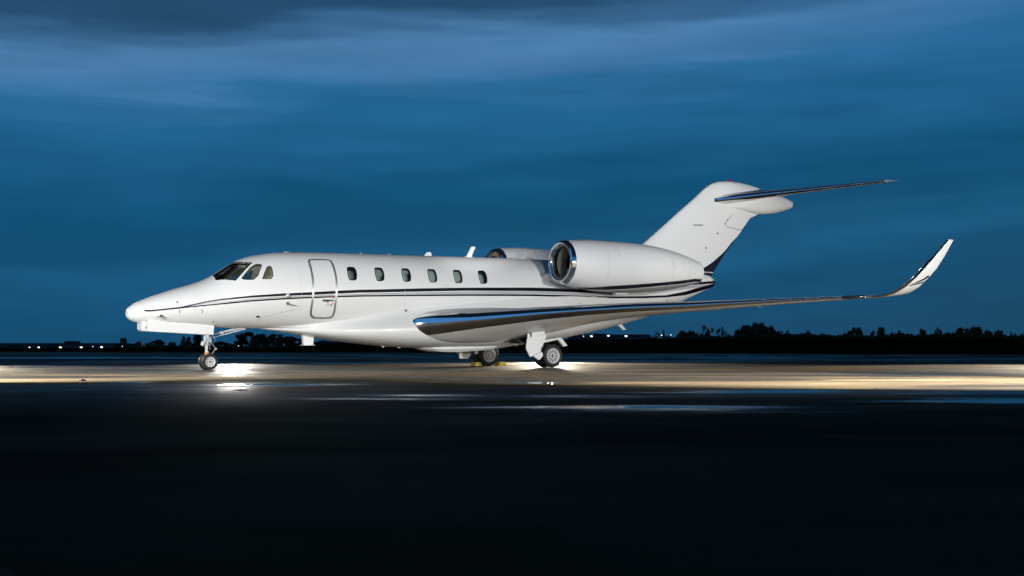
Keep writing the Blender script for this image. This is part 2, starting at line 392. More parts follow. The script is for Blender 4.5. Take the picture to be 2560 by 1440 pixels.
# stripe lines traced on the photo -> (x, z)
def side(L): 
    out = []
    for p in L:
        h = hit(*p)
        if h is not None: out.append((h.x, h.z))
    return out
st1u = [(380, 776.6), (450, 769), (520, 754), (550, 749.4), (625, 741), (710, 735), (775, 732), (900, 725.7), (940, 725.2), (1050, 722.5), (1162, 720.7), (1325, 720.3)]
st1l = [(380, 777), (450, 769.4), (520, 754.6), (550, 750.4), (625, 743.4), (710, 739), (775, 736.6), (900, 730.9), (940, 730.4), (1050, 728.2), (1162, 726.2), (1325, 727)]
stgu = [(380, 777.1), (450, 769.6), (520, 756.5), (562, 753.5), (625, 746.5), (710, 741), (775, 738.5), (940, 732.8), (1162, 729), (1325, 728.8)]
stgl = [(380, 777.4), (450, 769.8), (520, 759), (562, 756.3), (625, 749.5), (710, 744.4), (775, 741.3), (940, 736.6), (1162, 734), (1325, 734)]
st2u = [(377, 777), (450, 769.2), (505, 763.2), (562, 757.6), (625, 751), (710, 745.4), (775, 742.4), (900, 738.6), (1050, 736.8), (1162, 735.7), (1325, 736)]
st2l = [(377, 778), (450, 770.6), (505, 764.9), (562, 759.8), (625, 753.4), (710, 748), (775, 744.8), (900, 741), (1050, 739.6), (1162, 739), (1325, 739.4)]
tailz = {'1u': [(16, 2.20), (17.1, 2.36), (17.75, 2.47), (18.45, 2.60)], '1l': [(16, 2.13), (17.1, 2.16), (17.8, 2.31), (18.45, 2.50)]}
def ext(L, tail): return [q for q in side(L)]+tail
AFT = {'1u': [(12.6, 2.205), (14, 2.215), (15.2, 2.30), (16.6, 2.48), (18.47, 2.62)], '1l': [(12.6, 2.13), (14, 2.13), (15.2, 2.22), (16.6, 2.42), (18.47, 2.57)],
       'gu': [(12.6, 2.105), (14, 2.11), (15.2, 2.2), (16.6, 2.40), (18.47, 2.555)], 'gl': [(12.6, 2.05), (14, 2.05), (15.2, 2.1), (16.6, 2.28), (18.47, 2.50)],
       '2u': [(12.6, 2.03), (14, 2.035), (15.2, 2.07), (16.2, 2.12), (17.1, 2.27), (17.6, 2.39), (18.47, 2.56)], '2l': [(12.6, 1.985), (14, 1.99), (15.2, 2.02), (16.2, 2.07), (17.1, 2.16), (17.75, 2.30), (18.47, 2.46)]}
def livery(mat_name, base):
    m = bpy.data.materials.new(mat_name); t = nt_new(m)
    tc = N(t, 'ShaderNodeTexCoord'); sp = N(t, 'ShaderNodeSeparateXYZ', {0: tc.outputs['Object']})
    x = MA(t, 'ADD', sp.outputs[0], XO); z = sp.outputs[2]
    def cn(L, key): return curve_node(t, x, ext(L, AFT[key]), 0, 18.5, .9, 3.1)
    def band(u, l): return MA(t, 'MULTIPLY', MA(t, 'LESS_THAN', z, u), MA(t, 'GREATER_THAN', z, l))
    g = MA(t, 'MULTIPLY', band(cn(stgu, 'gu'), cn(stgl, 'gl')), MA(t, 'GREATER_THAN', x, .5))
    k = MA(t, 'MAXIMUM', band(MA(t, 'ADD', cn(st1u, '1u'), .016), MA(t, 'ADD', cn(st1l, '1l'), -.008)), band(MA(t, 'ADD', cn(st2u, '2u'), .006), MA(t, 'ADD', cn(st2l, '2l'), -.008)))
    k = MA(t, 'MULTIPLY', k, MA(t, 'GREATER_THAN', x, .36))
    # faint skin joints round the barrel
    c = MIX(t, g, base, (.40, .40, .41)); c = MIX(t, k, c, (.006, .007, .014))
    p = N(t, 'ShaderNodeBsdfPrincipled', {'Base Color': c, 'Roughness': .42, 'Coat Weight': MA(t, 'MULTIPLY', .12, MA(t, 'SUBTRACT', 1.0, k)), 'Specular IOR Level': MA(t, 'SUBTRACT', .5, MA(t, 'MULTIPLY', k, .42)), 'Coat Roughness': .15})
    N(t, 'ShaderNodeOutputMaterial', {0: p.outputs[0]}); return rough_var(m, .08, 2, .05)
M['livery'] = livery('white_paint_with_black_stripes', WHITE)
fus = mk('fuselage', vs, fs, M['livery'], jet, recalc=False)
bm = bmesh.new(); bm.from_mesh(fus.data); bmesh.ops.remove_doubles(bm, verts=bm.verts, dist=2e-4)
bmesh.ops.recalc_face_normals(bm, faces=bm.faces); bm.to_mesh(fus.data); bm.free()
def fnorm(o, dom_of=None):
    """analytic normals for a mesh lying on S"""
    L = []
    for v in o.data.vertices:
        x, y, z = v.co.x+XO, -v.co.y, v.co.z; s = math.sqrt(max(x, 0)); tp, bt, w, mm = fT(s), fB(s), fW(s), fM(s)
        c = (z-mm)/max(1e-4, (tp-mm) if z > mm else (mm-bt)); ph = math.atan2(y/max(w, 1e-4), c)
        if x < .02: n = Vector((-1, 0, 0))
        else: n = nrm(x, ph)
        L.append((n.x, -n.y, n.z))
    o.data.normals_split_custom_set_from_vertices(L)
fnorm(fus)

def spatch(name, outline, mat, parent, holes=(), step=.09, off=.0, both=False):
    v, f = patch(outline, holes, step, off)
    o = mk(name, v, f, mat, parent, recalc=True); 
    return o
def reveal(outline, depth, off0=0., step=.05):
    P = resample(outline, step); n = len(P)
    v = [S(x, p, off0) for x, p in P]+[S(x, p, -depth) for x, p in P]
    return v, [(i, (i+1) % n, n+(i+1) % n, n+i) for i in range(n)]
def strip(pathd, w, off, name, mat, parent, closed=False, width_fn=None):
    """thin line drawn on the fuselage along (x, phi) points; w in metres"""
    P = pathd; n = len(P); v = []; f = []
    C = [S(x, p, off) for x, p in P]
    for i in range(n):
        a = C[i-1] if (closed or i > 0) else C[i]; b = C[(i+1) % n] if (closed or i < n-1) else C[i]
        tt = (b-a).normalized(); nn = nrm(*P[i]); sd = tt.cross(nn).normalized()*w/2
        v += [C[i]-sd, C[i]+sd]
    for i in range(n if closed else n-1): k = (i+1) % n; f.append((2*i, 2*i+1, 2*k+1, 2*k))
    return mk(name, v, f, mat, parent)

for k, W in enumerate(WIN+[mir(w) for w in WIN]):
    fr_o, fr_i = W, inset(W, .022)
    w = spatch('cabin_window', inset(W, .004), M['glass'], jet, step=.07, off=-.018)
    v, f = reveal(W, .16); mk('window_frame', v, f, M['dark'], w)
    v, f = patch(fr_o, [fr_i], .05, -.012); mk('window_seal', v, f, M['black'], w)
    kk = k % 6; pc = [(min(p[0] for p in W)+max(p[0] for p in W))/2, sum(p[1] for p in W)/len(W)]
    # inner reveal panel and pull-down shade, each pane a little different
    if kk in (1, 2, 3, 4):
        cut = {1: .55, 2: .35, 3: .98, 4: .8}[kk]; lo = [abs(p[1]) for p in W]; lim = min(lo)+(max(lo)-min(lo))*cut
        Q = [(x, math.copysign(min(abs(p), lim), p)) for x, p in inset(W, .015)]
        Q2 = [q for i, q in enumerate(Q) if math.dist(q, Q[i-1]) > 1e-4]
        v, f = patch(Q2, [], .07, -.07); mk('window_shade', v, f, M['shade'], w)
for W, nm in ((SIDE, 'side_window'), (REAR, 'side_window'), (mir(SIDE), 'side_window'), (mir(REAR), 'side_window')):
    w = spatch(nm, inset(W, .004), M['glass'], jet, step=.07, off=-.012)
    v, f = patch(W, [inset(W, .016)], .05, -.004); mk('window_seal', v, f, M['dark'], w)
    v, f = reveal(W, .07); mk('window_frame', v, f, M['cabin'], w)
for W in (SHIELD, mir(SHIELD)):
    IN = inset(W, .036)
    w = spatch('windshield', inset(W, .01), M['glass'], jet, step=.07, off=-.014)
    v, f = patch(W, [IN], .05, .002); mk('windshield_frame', v, f, M['navy'], w)
    v, f = reveal(IN, .06, -.02); mk('windshield_seal', v, f, M['dark'], w)

# ---- inside: cabin liner, bulkhead, cockpit
MB().loft([[S(x, p, -.17) for p in gph[:-1:3]] for x in (4.35, 5, 6, 7, 8, 9, 10, 10.9)]).make('cabin_liner', M['cabin'], jet)
bulk = MB().loft([[S(x, p, -.03) for p in gph[:-1:3]] for x in (4.2, 4.24)]).make('cockpit_bulkhead', M['beige'], jet)
MB().loft([[(x, y, z) for y, z in ((-.62, zb), (.62, zb), (.66, zt-.08), (.4, zt), (-.4, zt), (-.66, zt-.08))] for x, zb, zt in ((2.25, 1.6, 2.05), (2.5, 1.6, 2.2), (2.75, 1.6, 2.27), (2.86, 1.62, 2.24))]).make('instrument_panel', M['dark'], jet)
for y in (.38, -.38):
    b_ = MB(); b_.prism([(3.55, 1.55), (3.75, 1.55), (3.9, 2.35), (3.82, 2.42), (3.72, 2.36)], y-.22, y+.22); b_.box((3.35, y, 1.6), (.5, .46, .14)); b_.box((3.84, y, 2.5), (.09, .24, .16))
    b_.make('pilot_seat', M['beige'], jet, sharp=30)
MB().tube([(3.02, 0, 2.72), (3.02, 0, 2.25)], .018).box((3.1, 0, 2.73), (.35, .3, .06)).make('overhead_console', M['dark'], jet)
MB().box((3.3, 0, 1.42), (2.0, 1.3, .05)).make('cockpit_floor', M['dark'], jet)

# ---- entry door outline, handle, small service details on the port side
zd = lambda L: [(740+x/8, 630+y/8) for x, y in L]
DOOR = [dom(*p) for p in zd([(262, 165), (300, 155), (620, 155), (680, 175), (720, 225), (765, 350), (795, 480), (808, 620), (810, 780), (800, 920), (780, 1060), (760, 1210), (730, 1280), (670, 1318), (360, 1318), (310, 1280), (292, 1210), (310, 1080), (335, 930), (345, 780), (340, 600), (318, 430), (285, 290), (258, 200)])]
DOOR = chaikin(DOOR, 1)
door = spatch('entry_door', DOOR, M['livery'], jet, step=.1, off=.004); fnorm(door)
dn = strip(DOOR, .056, .007, 'door_surround', M['door_trim'], door, closed=True)
fnorm(dn)
hd = [dom(*p) for p in zd([(520, 965), (640, 965), (750, 966)])]
b_ = MB()
hp = [S(x, p, .02) for x, p in hd]
b_.tube(hp, [.03, .026, .016], 8); b_.tube([S(*dom(*zd([(622, 980)])[0]), .0), S(*dom(*zd([(622, 1000)])[0]), .03)], .03, 10)
b_.make('door_handle', M['alu'], door)
strip([dom(*p) for p in zd([(712, 855), (722, 890), (742, 930)])], .022, .012, 'red_arrow', M['redmark'], door)
strip([dom(*p) for p in zd([(733, 1010), (715, 1050), (690, 1080)])], .022, .012, 'red_arrow', M['redmark'], door)
def text_on(txt, px, py, h, name, parent):
    cu = bpy.data.curves.new(name, 'FONT'); cu.body = txt; cu.size = h; cu.align_x = 'CENTER'; tmp = bpy.data.objects.new('tmp', cu); col.objects.link(tmp)
    bpy.context.view_layer.update(); me = bpy.data.meshes.new_from_object(tmp.evaluated_get(bpy.context.evaluated_depsgraph_get())); bpy.data.objects.remove(tmp)
    x0, ph0 = dom(px, py); c = S(x0, ph0, .012); n = nrm(x0, ph0); ux = Vector((1, 0, 0)); ux = (ux-n*ux.dot(n)).normalized(); uz = ux.cross(n); uz = uz if uz.z > 0 else -uz
    mk(name, [c+ux*v.co.x+uz*v.co.y for v in me.vertices], [tuple(p.vertices) for p in me.polygons], M['text'], parent, smooth=False)
text_on('CLOSE', *zd([(668, 900)])[0], .05, 'door_marking', door); text_on('OPEN', *zd([(650, 1066)])[0], .05, 'door_marking', door)
strip([dom(*p) for p in zd([(165, 124), (450, 128), (735, 133)])], .014, .02, 'rain_gutter', M['white'], jet)

def disc_on(px, py, r, name, mat, parent, off=.006, ry=None, thick=.004, n=20):
    x0, p0 = dom(px, py); ry = ry or r; c0 = S(x0, p0); nn = nrm(x0, p0); ux = Vector((1, 0, 0)); ux = (ux-nn*ux.dot(nn)).normalized(); uz = ux.cross(nn)
    ring = lambda k, o: [c0+nn*o+ux*r*k*math.cos(a)+uz*ry*k*math.sin(a) for a in [2*math.pi*i/n for i in range(n)]]
    return MB().loft([ring(1, 0), ring(1, off), ring(.9, off+thick)]).make(name, mat, parent)
pt_ = disc_on(721, 739.2, .062, 'service_port', M['alu'], jet); disc_on(721, 739.2, .02, 'port_lock', M['rim'], pt_, off=.014)
disc_on(443.5, 755.6, .02, 'vent_port', M['dark'], jet); disc_on(645, 791.5, .05, 'vent_port', M['dark'], jet, ry=.03); disc_on(533.7, 803.5, .02, 'vent_port', M['dark'], jet, ry=.01)
q = disc_on(1014.5, 776.5, .052, 'fuel_cap', M['alu'], jet); disc_on(1014.5, 776.5, .026, 'cap_lock', M['dark'], q, off=.013)
for a, b_2 in (((449, 773), (449, 783)), ((505, 772), (505, 783))): strip([dom(*a), dom(*b_2)], .02, .008, 'access_latch', M['line'], jet)
def vane(px, py, name, tail_px):
    q = disc_on(px, py, .04, name, M['dark'], jet); x0, p0 = dom(px, py); x1, p1 = dom(*tail_px)
    MB().tube([S(x0, p0, .03), S(x0, p0, .10), S(x1, p1, .11)], [.018, .014, .006], 8).make('vane_arm', M['alu'], q)
vane(719.5, 758.5, 'pitot_probe', (739, 761.5))
vane(404, 790.5, 'angle_vane', (412, 791))
strip([dom(*p) for p in ((392, 790.5), (404, 790.8), (414, 791.5))], .02, .03, 'ice_probe', M['alu'], jet)
# faint panel seams
seams = [[(375, 799.5), (420, 804), (480, 811), (525, 814.5)], [(740, 773), (700, 782), (650, 795), (610, 809), (580, 818)]]
for L in seams: strip([d for d in (dom(*p) for p in L) if d], .007, .005, 'panel_seam', M['line'], jet)
# ring joints
for x in (4.12, 7.0):
    strip([(x, p) for p in np.linspace(-2.2, 2.2, 40)], .006, .0035, 'skin_joint', principled('skin_joint', (.55, .55, .54), .5), jet)

# ---- blisters and antennas on the crown
def blade(poly, y, th, name, mat=None): 
    n = len(poly); cx = sum(p[0] for p in poly)/n; cz = sum(p[1] for p in poly)/n
    b_ = MB().loft([[(cx+(x-cx)*.86, y-th/2, cz+(z-cz)*.97) for x, z in poly], [(x, y-th*.3, z) for x, z in poly], [(x, y+th*.3, z) for x, z in poly], [(cx+(x-cx)*.86, y+th/2, cz+(z-cz)*.97) for x, z in poly]])
    return b_.make(name, mat or M['fair'], jet, sharp=25)
zf = lambda L, y=0: [at(900+a/4, 600+b/4, y) for a, b in L]
blade(zf([(635, 162), (660, 126), (700, 122), (713, 130), (714, 168)]), 0, .05, 'blade_antenna')
a1 = blade(zf([(1058, 172), (1112, 68), (1152, 68), (1150, 80), (1108, 176)]), 0, .06, 'blade_antenna')
MB().prism(zf([(1030, 172), (1060, 164), (1125, 170), (1130, 184), (1030, 184)]), -.06, .06).make('antenna_base', M['fair'], a1)
blade(zf([(1668, 182), (1702, 104), (1738, 104), (1720, 190)]), 0, .06, 'blade_antenna')
for px, l, h in ((717, .10, .03), (686, .06, .012), (901.5, .035, .035), (973, .05, .035), (1098, .12, .012)):
    x, z = at(px, 636, 0); z = fT(math.sqrt(x)); MB().loft([[(x+l*a*k, .05*b_*k, z-.01+h*q) for a, b_ in [(math.cos(w), math.sin(w)) for w in np.linspace(0, 2*math.pi, 13)[:-1]]] for k, q in ((1, 0), (.9, .6), (.5, 1))]).make('beacon_blister', M['rim'], jet)
x, z = at(1302, 645); MB().loft([[(x+.5*a*k, .16*b_*k, fT(math.sqrt(x))-.02+.06*q) for a, b_ in [(math.cos(w), math.sin(w)) for w in np.linspace(0, 2*math.pi, 17)[:-1]]] for k, q in ((1, 0), (.8, .6), (.4, 1))]).make('antenna_fairing', M['white'], jet)

# ---- belly fairing
FF = [  # x, half width, bottom, shoulder z (where it leaves the fuselage)
 (3.35, .06, 1.03, 1.06), (4.0, .34, .945, 1.10), (4.6, .54, .85, 1.16), (5.3, .78, .745, 1.25), (6.0, .97, .66, 1.36), (6.8, 1.09, .585, 1.50), (7.5, 1.15, .545, 1.60), (8.5, 1.18, .53, 1.72), (9.5, 1.19, .53, 1.86),
 (10.4, 1.18, .575, 1.98), (11.4, 1.14, .655, 2.08), (12.4, 1.02, .79, 2.12), (13.4, .85, .965, 2.1), (14.4, .68, 1.165, 2.05), (15.2, .55, 1.335, 2.0)]
q0 = [pchip([r[0] for r in FF], [r[i] for r in FF]) for i in (1, 2, 3)]
rings = []
for x in np.linspace(3.35, 15.2, 60):
    w, bt, sh = [f(x) for f in q0]; s = math.sqrt(x); tp, fb, fw, fm = fT(s), fB(s), fW(s), fM(s)
    # shoulder point lies on the fuselage skin
    cc = (sh-fm)/((fm-fb) if sh < fm else (tp-fm)); cc = max(-1, min(1, cc)); ys = fw*math.sqrt(max(0, 1-cc*cc))*.985
    zm = bt+(sh-bt)*.48; ring = []
    for k in range(15):                                              # bottom centre -> max width
        a = k/14*math.pi/2; ring.append((x, w*math.sin(a)**.85, zm-(zm-bt)*math.cos(a)**.8 if k < 14 else zm))
    for k in range(1, 10):
        u = k/9; uu = u*u*(3-2*u); ring.append((x, w+(ys-w)*uu, zm+(sh-zm)*u))
    full = ring+[(x, -y, z) for x, y, z in reversed(ring)][:-1]
    rings.append(full)
n_ = len(rings[0]); m_ = (n_+1)//2
MB().loft(rings).make('belly_fairing', M['fair'], jet, sharp=50)
pod = [(7.75, .08, .545, .56), (8.1, .38, .47, .62), (8.45, .50, .42, .66), (8.9, .54, .415, .68), (9.6, .54, .45, .68), (10.3, .50, .515, .70), (10.75, .4, .585, .72), (10.95, .3, .63, .72)]
MB().loft([[(x, -w, zt), (x, -w*.97, zb+(zt-zb)*.35), (x, -w*.8, zb+.01), (x, 0, zb), (x, w*.8, zb+.01), (x, w*.97, zb+(zt-zb)*.35), (x, w, zt)] for x, w, zb, zt in pod]).make('ventral_door', M['white'], jet, sharp=25)

# ---- wings
def foil(n=20, t_=.12, camb=0.):
    up_, lo_ = [], []
    for i in range(n+1):
        u = i/n; x = u**1.9*.999+.001*u; yt = 5*t_*(.2969*math.sqrt(x)-.1260*x-.3516*x*x+.2843*x**3-.1036*x**4); yc = camb*4*x*(1-x)
        up_.append((x, yc+yt)); lo_.append((x, yc-yt))
    return up_, lo_
def foil_loft(stations, side_, nm, parts, part_mats, parent, f_le=.06, n=22):
    """stations: (y, xle, zle, xte, zte, t/c, camber, lean) ; lean rotates the section normal away from vertical (for winglets)"""
    le, top = MB(), MB(); rl, rp = [], []
    for (y, xl, zl, xt, zt, tc_, cb, lean) in stations:
        ch = xt-xl; U, L = foil(n, tc_, cb); d = Vector((0, -math.sin(lean), math.cos(lean)))
        def P(a, b_): return Vector((xl+ch*a, y, zl+(zt-zl)*a))+d*(ch*b_)
        f = f_le/ch if f_le > .3 else f_le
        def cutpt(C):
            for i in range(len(C)-1):
                if C[i+1][0] >= f:
                    k = (f-C[i][0])/(C[i+1][0]-C[i][0]); return i, (f, C[i][1]+(C[i+1][1]-C[i][1])*k)
        nf = 9
        def sub(C, a0, a1, m):
            xs = np.array([c[0] for c in C]); ys = np.array([c[1] for c in C])
            if a0 == 0: q_ = [a1*(k/m)**2 for k in range(m+1)]
            else: q_ = [a0+(a1-a0)*(k/m) for k in range(m+1)]
            return [(q, float(5*tc_*(.2969*math.sqrt(q)-.1260*q-.3516*q*q+.2843*q**3-.1036*q**4))) for q in q_]
        fu = sub(U, 0, f, nf); au = sub(U, f, 1, n)
        cam_ = lambda a: cb*4*a*(1-a); bl = float(np.interp(abs(y), [1.2, 2.2], [.45, 0])) if tc_ > .1 else 0; fu = [(a, b_*(1+bl*math.exp(-a/.012))) for a, b_ in fu]; au = [(a, b_*(1+bl*math.exp(-a/.012))) for a, b_ in au]
        rl.append([P(a, cam_(a)-b_) for a, b_ in reversed(fu)]+[P(a, cam_(a)+b_) for a, b_ in fu[1:]])
        rp.append([P(a, cam_(a)+b_) for a, b_ in au]+[P(a, cam_(a)-b_) for a, b_ in reversed(au)])
    if side_ < 0:
        rl = [[Vector((p.x, -p.y, p.z)) for p in r] for r in rl]; rp = [[Vector((p.x, -p.y, p.z)) for p in r] for r in rp]
    w = MB().loft(rp, True, True, True).make(parts[0], part_mats[0], parent, sharp=35)
    l = MB().loft(rl, False).make(parts[1], part_mats[1], w)
    return w, l, rp, rl
def xle(y): return float(np.interp(y, [.3, 1.0, 1.12, 1.3, 3.2, 9.3], [7.12, 7.14, 7.24, 7.5, 9.75, 15.36]))
def zle(y): return float(np.interp(y, [.3, 1.1, 2, 2.6, 3.2, 4, 5, 6, 7, 8, 9.3], [1.14, 1.165, 1.257, 1.337, 1.421, 1.496, 1.566, 1.606, 1.67, 1.733, 1.795]))
def xte(y): return float(np.interp(y, [.3, 1.0, 3.3, 9.3], [13.35, 13.5, 13.95, 16.2]))
def zte(y): return float(np.interp(y, [.3, 1.0, 3.3, 9.3], [1.43, 1.45, 1.62, 1.83]))
ws = []
for y in [.5, .8, 1.0, 1.12, 1.3, 1.6, 2, 2.5, 3.2, 4, 5, 6, 7, 8, 9, 9.3]:
    tt = float(np.interp(y, [.5, 1.3, 2, 3.2, 9.3], [.15, .145, .122, .105, .075])); ws.append((y, xle(y), zle(y), xte(y), zte(y), tt, float(np.interp(y, [.5, 2.5, 9], [-.022, -.012, -.004])), 0))
wl = [(9.49, 15.50-.05, 1.80, 16.17, 1.84, .075, 0, .18), (9.71, 15.56, 1.865, 16.18, 1.875, .075, 0, .42), (9.94, 15.70, 2.03, 16.27, 2.01, .075, 0, .72), (10.12, 15.86, 2.25, 16.40, 2.23, .075, 0, .98),
      (10.25, 16.02, 2.476, 16.54, 2.45, .075, 0, 1.12), (10.384, 16.32, 2.813, 16.70, 2.79, .095, 0, 1.2), (10.486, 16.64, 3.145, 16.87, 3.15, .13, 0, 1.25)]
WM = rough_var(principled('wing_paint', (.70, .70, .68), .38, 0, .2), .1, 2, .1, 1.5)
wings = {}
for sd in (1, -1):
    w, l, rp, rl = foil_loft(ws, sd, 'wing', ('wing', 'leading_edge'), (WM, M['chrome']), jet, f_le=.055)
    wings[sd] = (w, rp)
    foil_loft([ws[-1]]+wl, sd, 'winglet', ('winglet', 'leading_edge'), (M['white'], M['chrome']), jet, f_le=.2)
    # flap track fairings, vortex tabs, tip light pod
    def tp(y, a, dz=0): return Vector((xle(y)+(xte(y)-xle(y))*a, sd*y, zle(y)+(zte(y)-zle(y))*a+dz))
    for y, L_, r_ in ((1.42, .62, .075), (3.62, .22, .035), (3.85, .22, .035), (5.95, .2, .03)):
        p = tp(y, .955, -.06); MB().loft([[p+Vector((L_*(u-.5), r_*v_*math.cos(a), r_*v_*1.1*math.sin(a)-.02*u)) for a in np.linspace(0, 2*math.pi, 11)[:-1]] for u, v_ in ((0, .1), (.12, .7), (.35, 1), (.7, .85), (.95, .35), (1, .08))]).make('flap_track_fairing', M['fair'], w)
    p = Vector((xle(9.05)+.01, sd*9.05, zle(9.05))); d = (Vector((xle(9.3), sd*9.3, zle(9.3)))-Vector((xle(8.7), sd*8.7, zle(8.7)))).normalized()
    MB().tube([p-d*.38, p-d*.33, p+d*.15, p+d*.2], [.02, .04, .04, .02], 10).make('tip_light', M['black'], w)
# stripes on the outer face of the port winglet
wv, wf = [], []
WLo = [o for o in jet.children if o.name.startswith('winglet')][0]
WLT = BVHTree.FromPolygons([(v.co.x+XO, -v.co.y, v.co.z) for v in WLo.data.vertices], [tuple(p.vertices) for p in WLo.data.polygons])
def wl_patch(L, name, mat):
    P = chaikin([(1900+a/4, 560+b/4) for a, b in L], 1, False); h = []
    P = resample([(a, b) for a, b in L], 14)
    pts = [Vector(p) for p in P]; E = [(i, (i+1) % len(P)) for i in range(len(P))]
    r = delaunay_2d_cdt(pts, E, [], 1, 1e-5); V = []
    for v in r[0]:
        q = hit(1900+v.x/4, 560+v.y/4, WLT); V.append(q)
    F = [tuple(f) for f in r[2] if all(V[i] is not None for i in f)]
    dirn = (CAMA-WLo_c).normalized()
    if F: mk(name, [(v+dirn*.012) if v else Vector((16, 10, 2)) for v in V], F, mat, WLo)
WLo_c = Vector((16, 10, 2.2))
wl_patch([(1732, 484), (1712, 512), (1678, 540), (1600, 577), (1530, 603), (1478, 622), (1560, 582), (1640, 545)], 'winglet_stripe', M['navy'])
wl_patch([(1670, 548), (1655, 556), (1560, 598), (1478, 624), (1560, 592), (1620, 566)], 'winglet_stripe', M['grey'])
wl_patch([(1640, 572), (1632, 588), (1560, 608), (1480, 624), (1560, 600)], 'winglet_stripe', M['navy'])

# ---- engines
NAC = [(11.37, .535, 2.905), (11.385, .565, 2.903), (11.43, .59, 2.90), (11.52, .613, 2.895), (11.70, .638, 2.885), (11.95, .668, 2.87), (12.3, .70, 2.85), (12.8, .722, 2.825), (13.4, .718, 2.82), (14.0, .70, 2.815), (14.6, .655, 2.805), (15.2, .572, 2.795), (15.75, .46, 2.78), (16.1, .375, 2.765), (16.28, .325, 2.76)]
nr, nz = pchip([a[0] for a in NAC], [a[1] for a in NAC]), pchip([a[0] for a in NAC], [a[2] for a in NAC])
NY = 1.75
def nring(x, r, z, y, n=64): return [(x, y+r*math.sin(a), z+r*math.cos(a)) for a in [2*math.pi*k/n for k in range(n)]]
m = bpy.data.materials.new('nacelle_paint'); t = nt_new(m); tc = N(t, 'ShaderNodeTexCoord'); sp = N(t, 'ShaderNodeSeparateXYZ', {0: tc.outputs['Object']})
def nside(L):
    out = []
    for px, py in L:                                                  # traced on the port nacelle
        h = hit(px, py, NTREE)
        if h is not None: out.append((h.x, h.z))
    return out
nv = MB().loft([nring(x, nr(x), nz(x), NY) for x in np.linspace(11.43, 16.28, 50)])
NTREE = BVHTree.FromPolygons(nv.v, nv.f)
x = MA(t, 'ADD', sp.outputs[0], XO); z = sp.outputs[2]
u_ = curve_node(t, x, nside([(1440, 721), (1480, 718.8), (1515, 716), (1580, 711.8), (1640, 707.5), (1700, 702), (1738, 697)]), 11, 16.5, 1.9, 3)
l_ = curve_node(t, x, nside([(1440, 722.5), (1480, 724.5), (1515, 725.2), (1580, 721.5), (1640, 716), (1700, 710), (1737, 704.5)]), 11, 16.5, 1.9, 3)
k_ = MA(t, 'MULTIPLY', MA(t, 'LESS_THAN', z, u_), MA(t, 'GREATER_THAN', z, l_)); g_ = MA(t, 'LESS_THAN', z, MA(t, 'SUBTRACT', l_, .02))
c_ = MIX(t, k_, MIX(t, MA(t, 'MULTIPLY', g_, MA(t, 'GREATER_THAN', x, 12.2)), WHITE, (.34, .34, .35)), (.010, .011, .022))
p_ = N(t, 'ShaderNodeBsdfPrincipled', {'Base Color': c_, 'Roughness': .42, 'Coat Weight': .12, 'Coat Roughness': .15}); N(t, 'ShaderNodeOutputMaterial', {0: p_.outputs[0]})
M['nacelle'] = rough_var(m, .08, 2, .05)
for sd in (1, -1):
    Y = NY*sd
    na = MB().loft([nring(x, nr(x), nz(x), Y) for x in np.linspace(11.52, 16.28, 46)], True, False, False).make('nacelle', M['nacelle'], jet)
    lipx = [(11.52, nr(11.52)), (11.46, .598), (11.42, .585), (11.385, .565), (11.37, .538), (11.375, .512), (11.40, .489), (11.45, .468), (11.52, .455), (11.6, .450)]
    MB().loft([nring(x, r, nz(max(x, 11.37)), Y) for x, r in lipx], True, False, False).make('intake_lip', M['chrome'], na)
    MB().loft([nring(x, r, nz(x), Y) for x, r in ((11.6, .450), (11.75, .452), (11.93, .46))], True, False, False).make('intake_duct', M['duct'], na)
    MB().loft([nring(x, r, nz(x), Y) for x, r in ((11.93, .46), (12.05, .47), (12.3, .475))], True, False, False).make('deep_duct', M['duct_deep'], na)  # deeper length of the duct wall in a darker colour
    fan = MB().loft([nring(x, r, nz(12.3), Y, 32) for x, r in ((12.05, .01), (12.10, .05), (12.2, .11), (12.27, .14))], True, True, False)
    fan.loft([nring(12.33, .48, nz(12.3), Y, 32), nring(12.34, .01, nz(12.3), Y, 32)], True, False, True)
    for k in range(24):
        a0 = 2*math.pi*k/24; rr_ = [(.13, .0, .0), (.47, .05, .05)]
        P_ = []
        for r_, da, dx in ((.13, 0, 0), (.47, .10, 0), (.47, .26, .055), (.13, .20, .055)): P_.append((12.26+dx, Y+r_*math.sin(a0+da), nz(12.3)+r_*math.cos(a0+da)))
        fan.add(P_, [(0, 1, 2, 3)])
    fan.make('engine_fan', M['fan'], na, smooth=True, sharp=30, recalc=False)
    MB().loft([nring(x, r, nz(16.2), Y, 40) for x, r in ((16.28, .325), (16.2, .29), (15.9, .27))], True, False, True).make('exhaust_nozzle', M['dark'], na)
    # pylon: a thick stub wing between fuselage and nacelle
    rg = []
    for y, x0_, x1_, zc_, th_ in ((.25, 11.2, 16.6, 2.50, .60), (.62, 11.25, 16.5, 2.50, .56), (.9, 11.35, 16.4, 2.53, .46), (1.1, 11.5, 16.3, 2.58, .44), (1.35, 11.9, 16.1, 2.65, .5), (1.6, 12.2, 15.8, 2.65, .5)):
        U, L = foil(12, th_/(x1_-x0_)); pts_ = U+list(reversed(L[1:-1])); rg.append([(x0_+(x1_-x0_)*a, y*sd, zc_+(x1_-x0_)*b_) for a, b_ in pts_])
    MB().loft(rg).make('engine_pylon', M['fair'], jet, sharp=40)
    xx, zz = 13.75, 2.09
    b_ = MB().box((13.7, sd*1.45, 2.10), (.42, .10, .07)); b_.box((13.6, sd*1.35, 2.14), (.25, .12, .05)); b_.make('drain_mast', M['fair'], na, sharp=20)

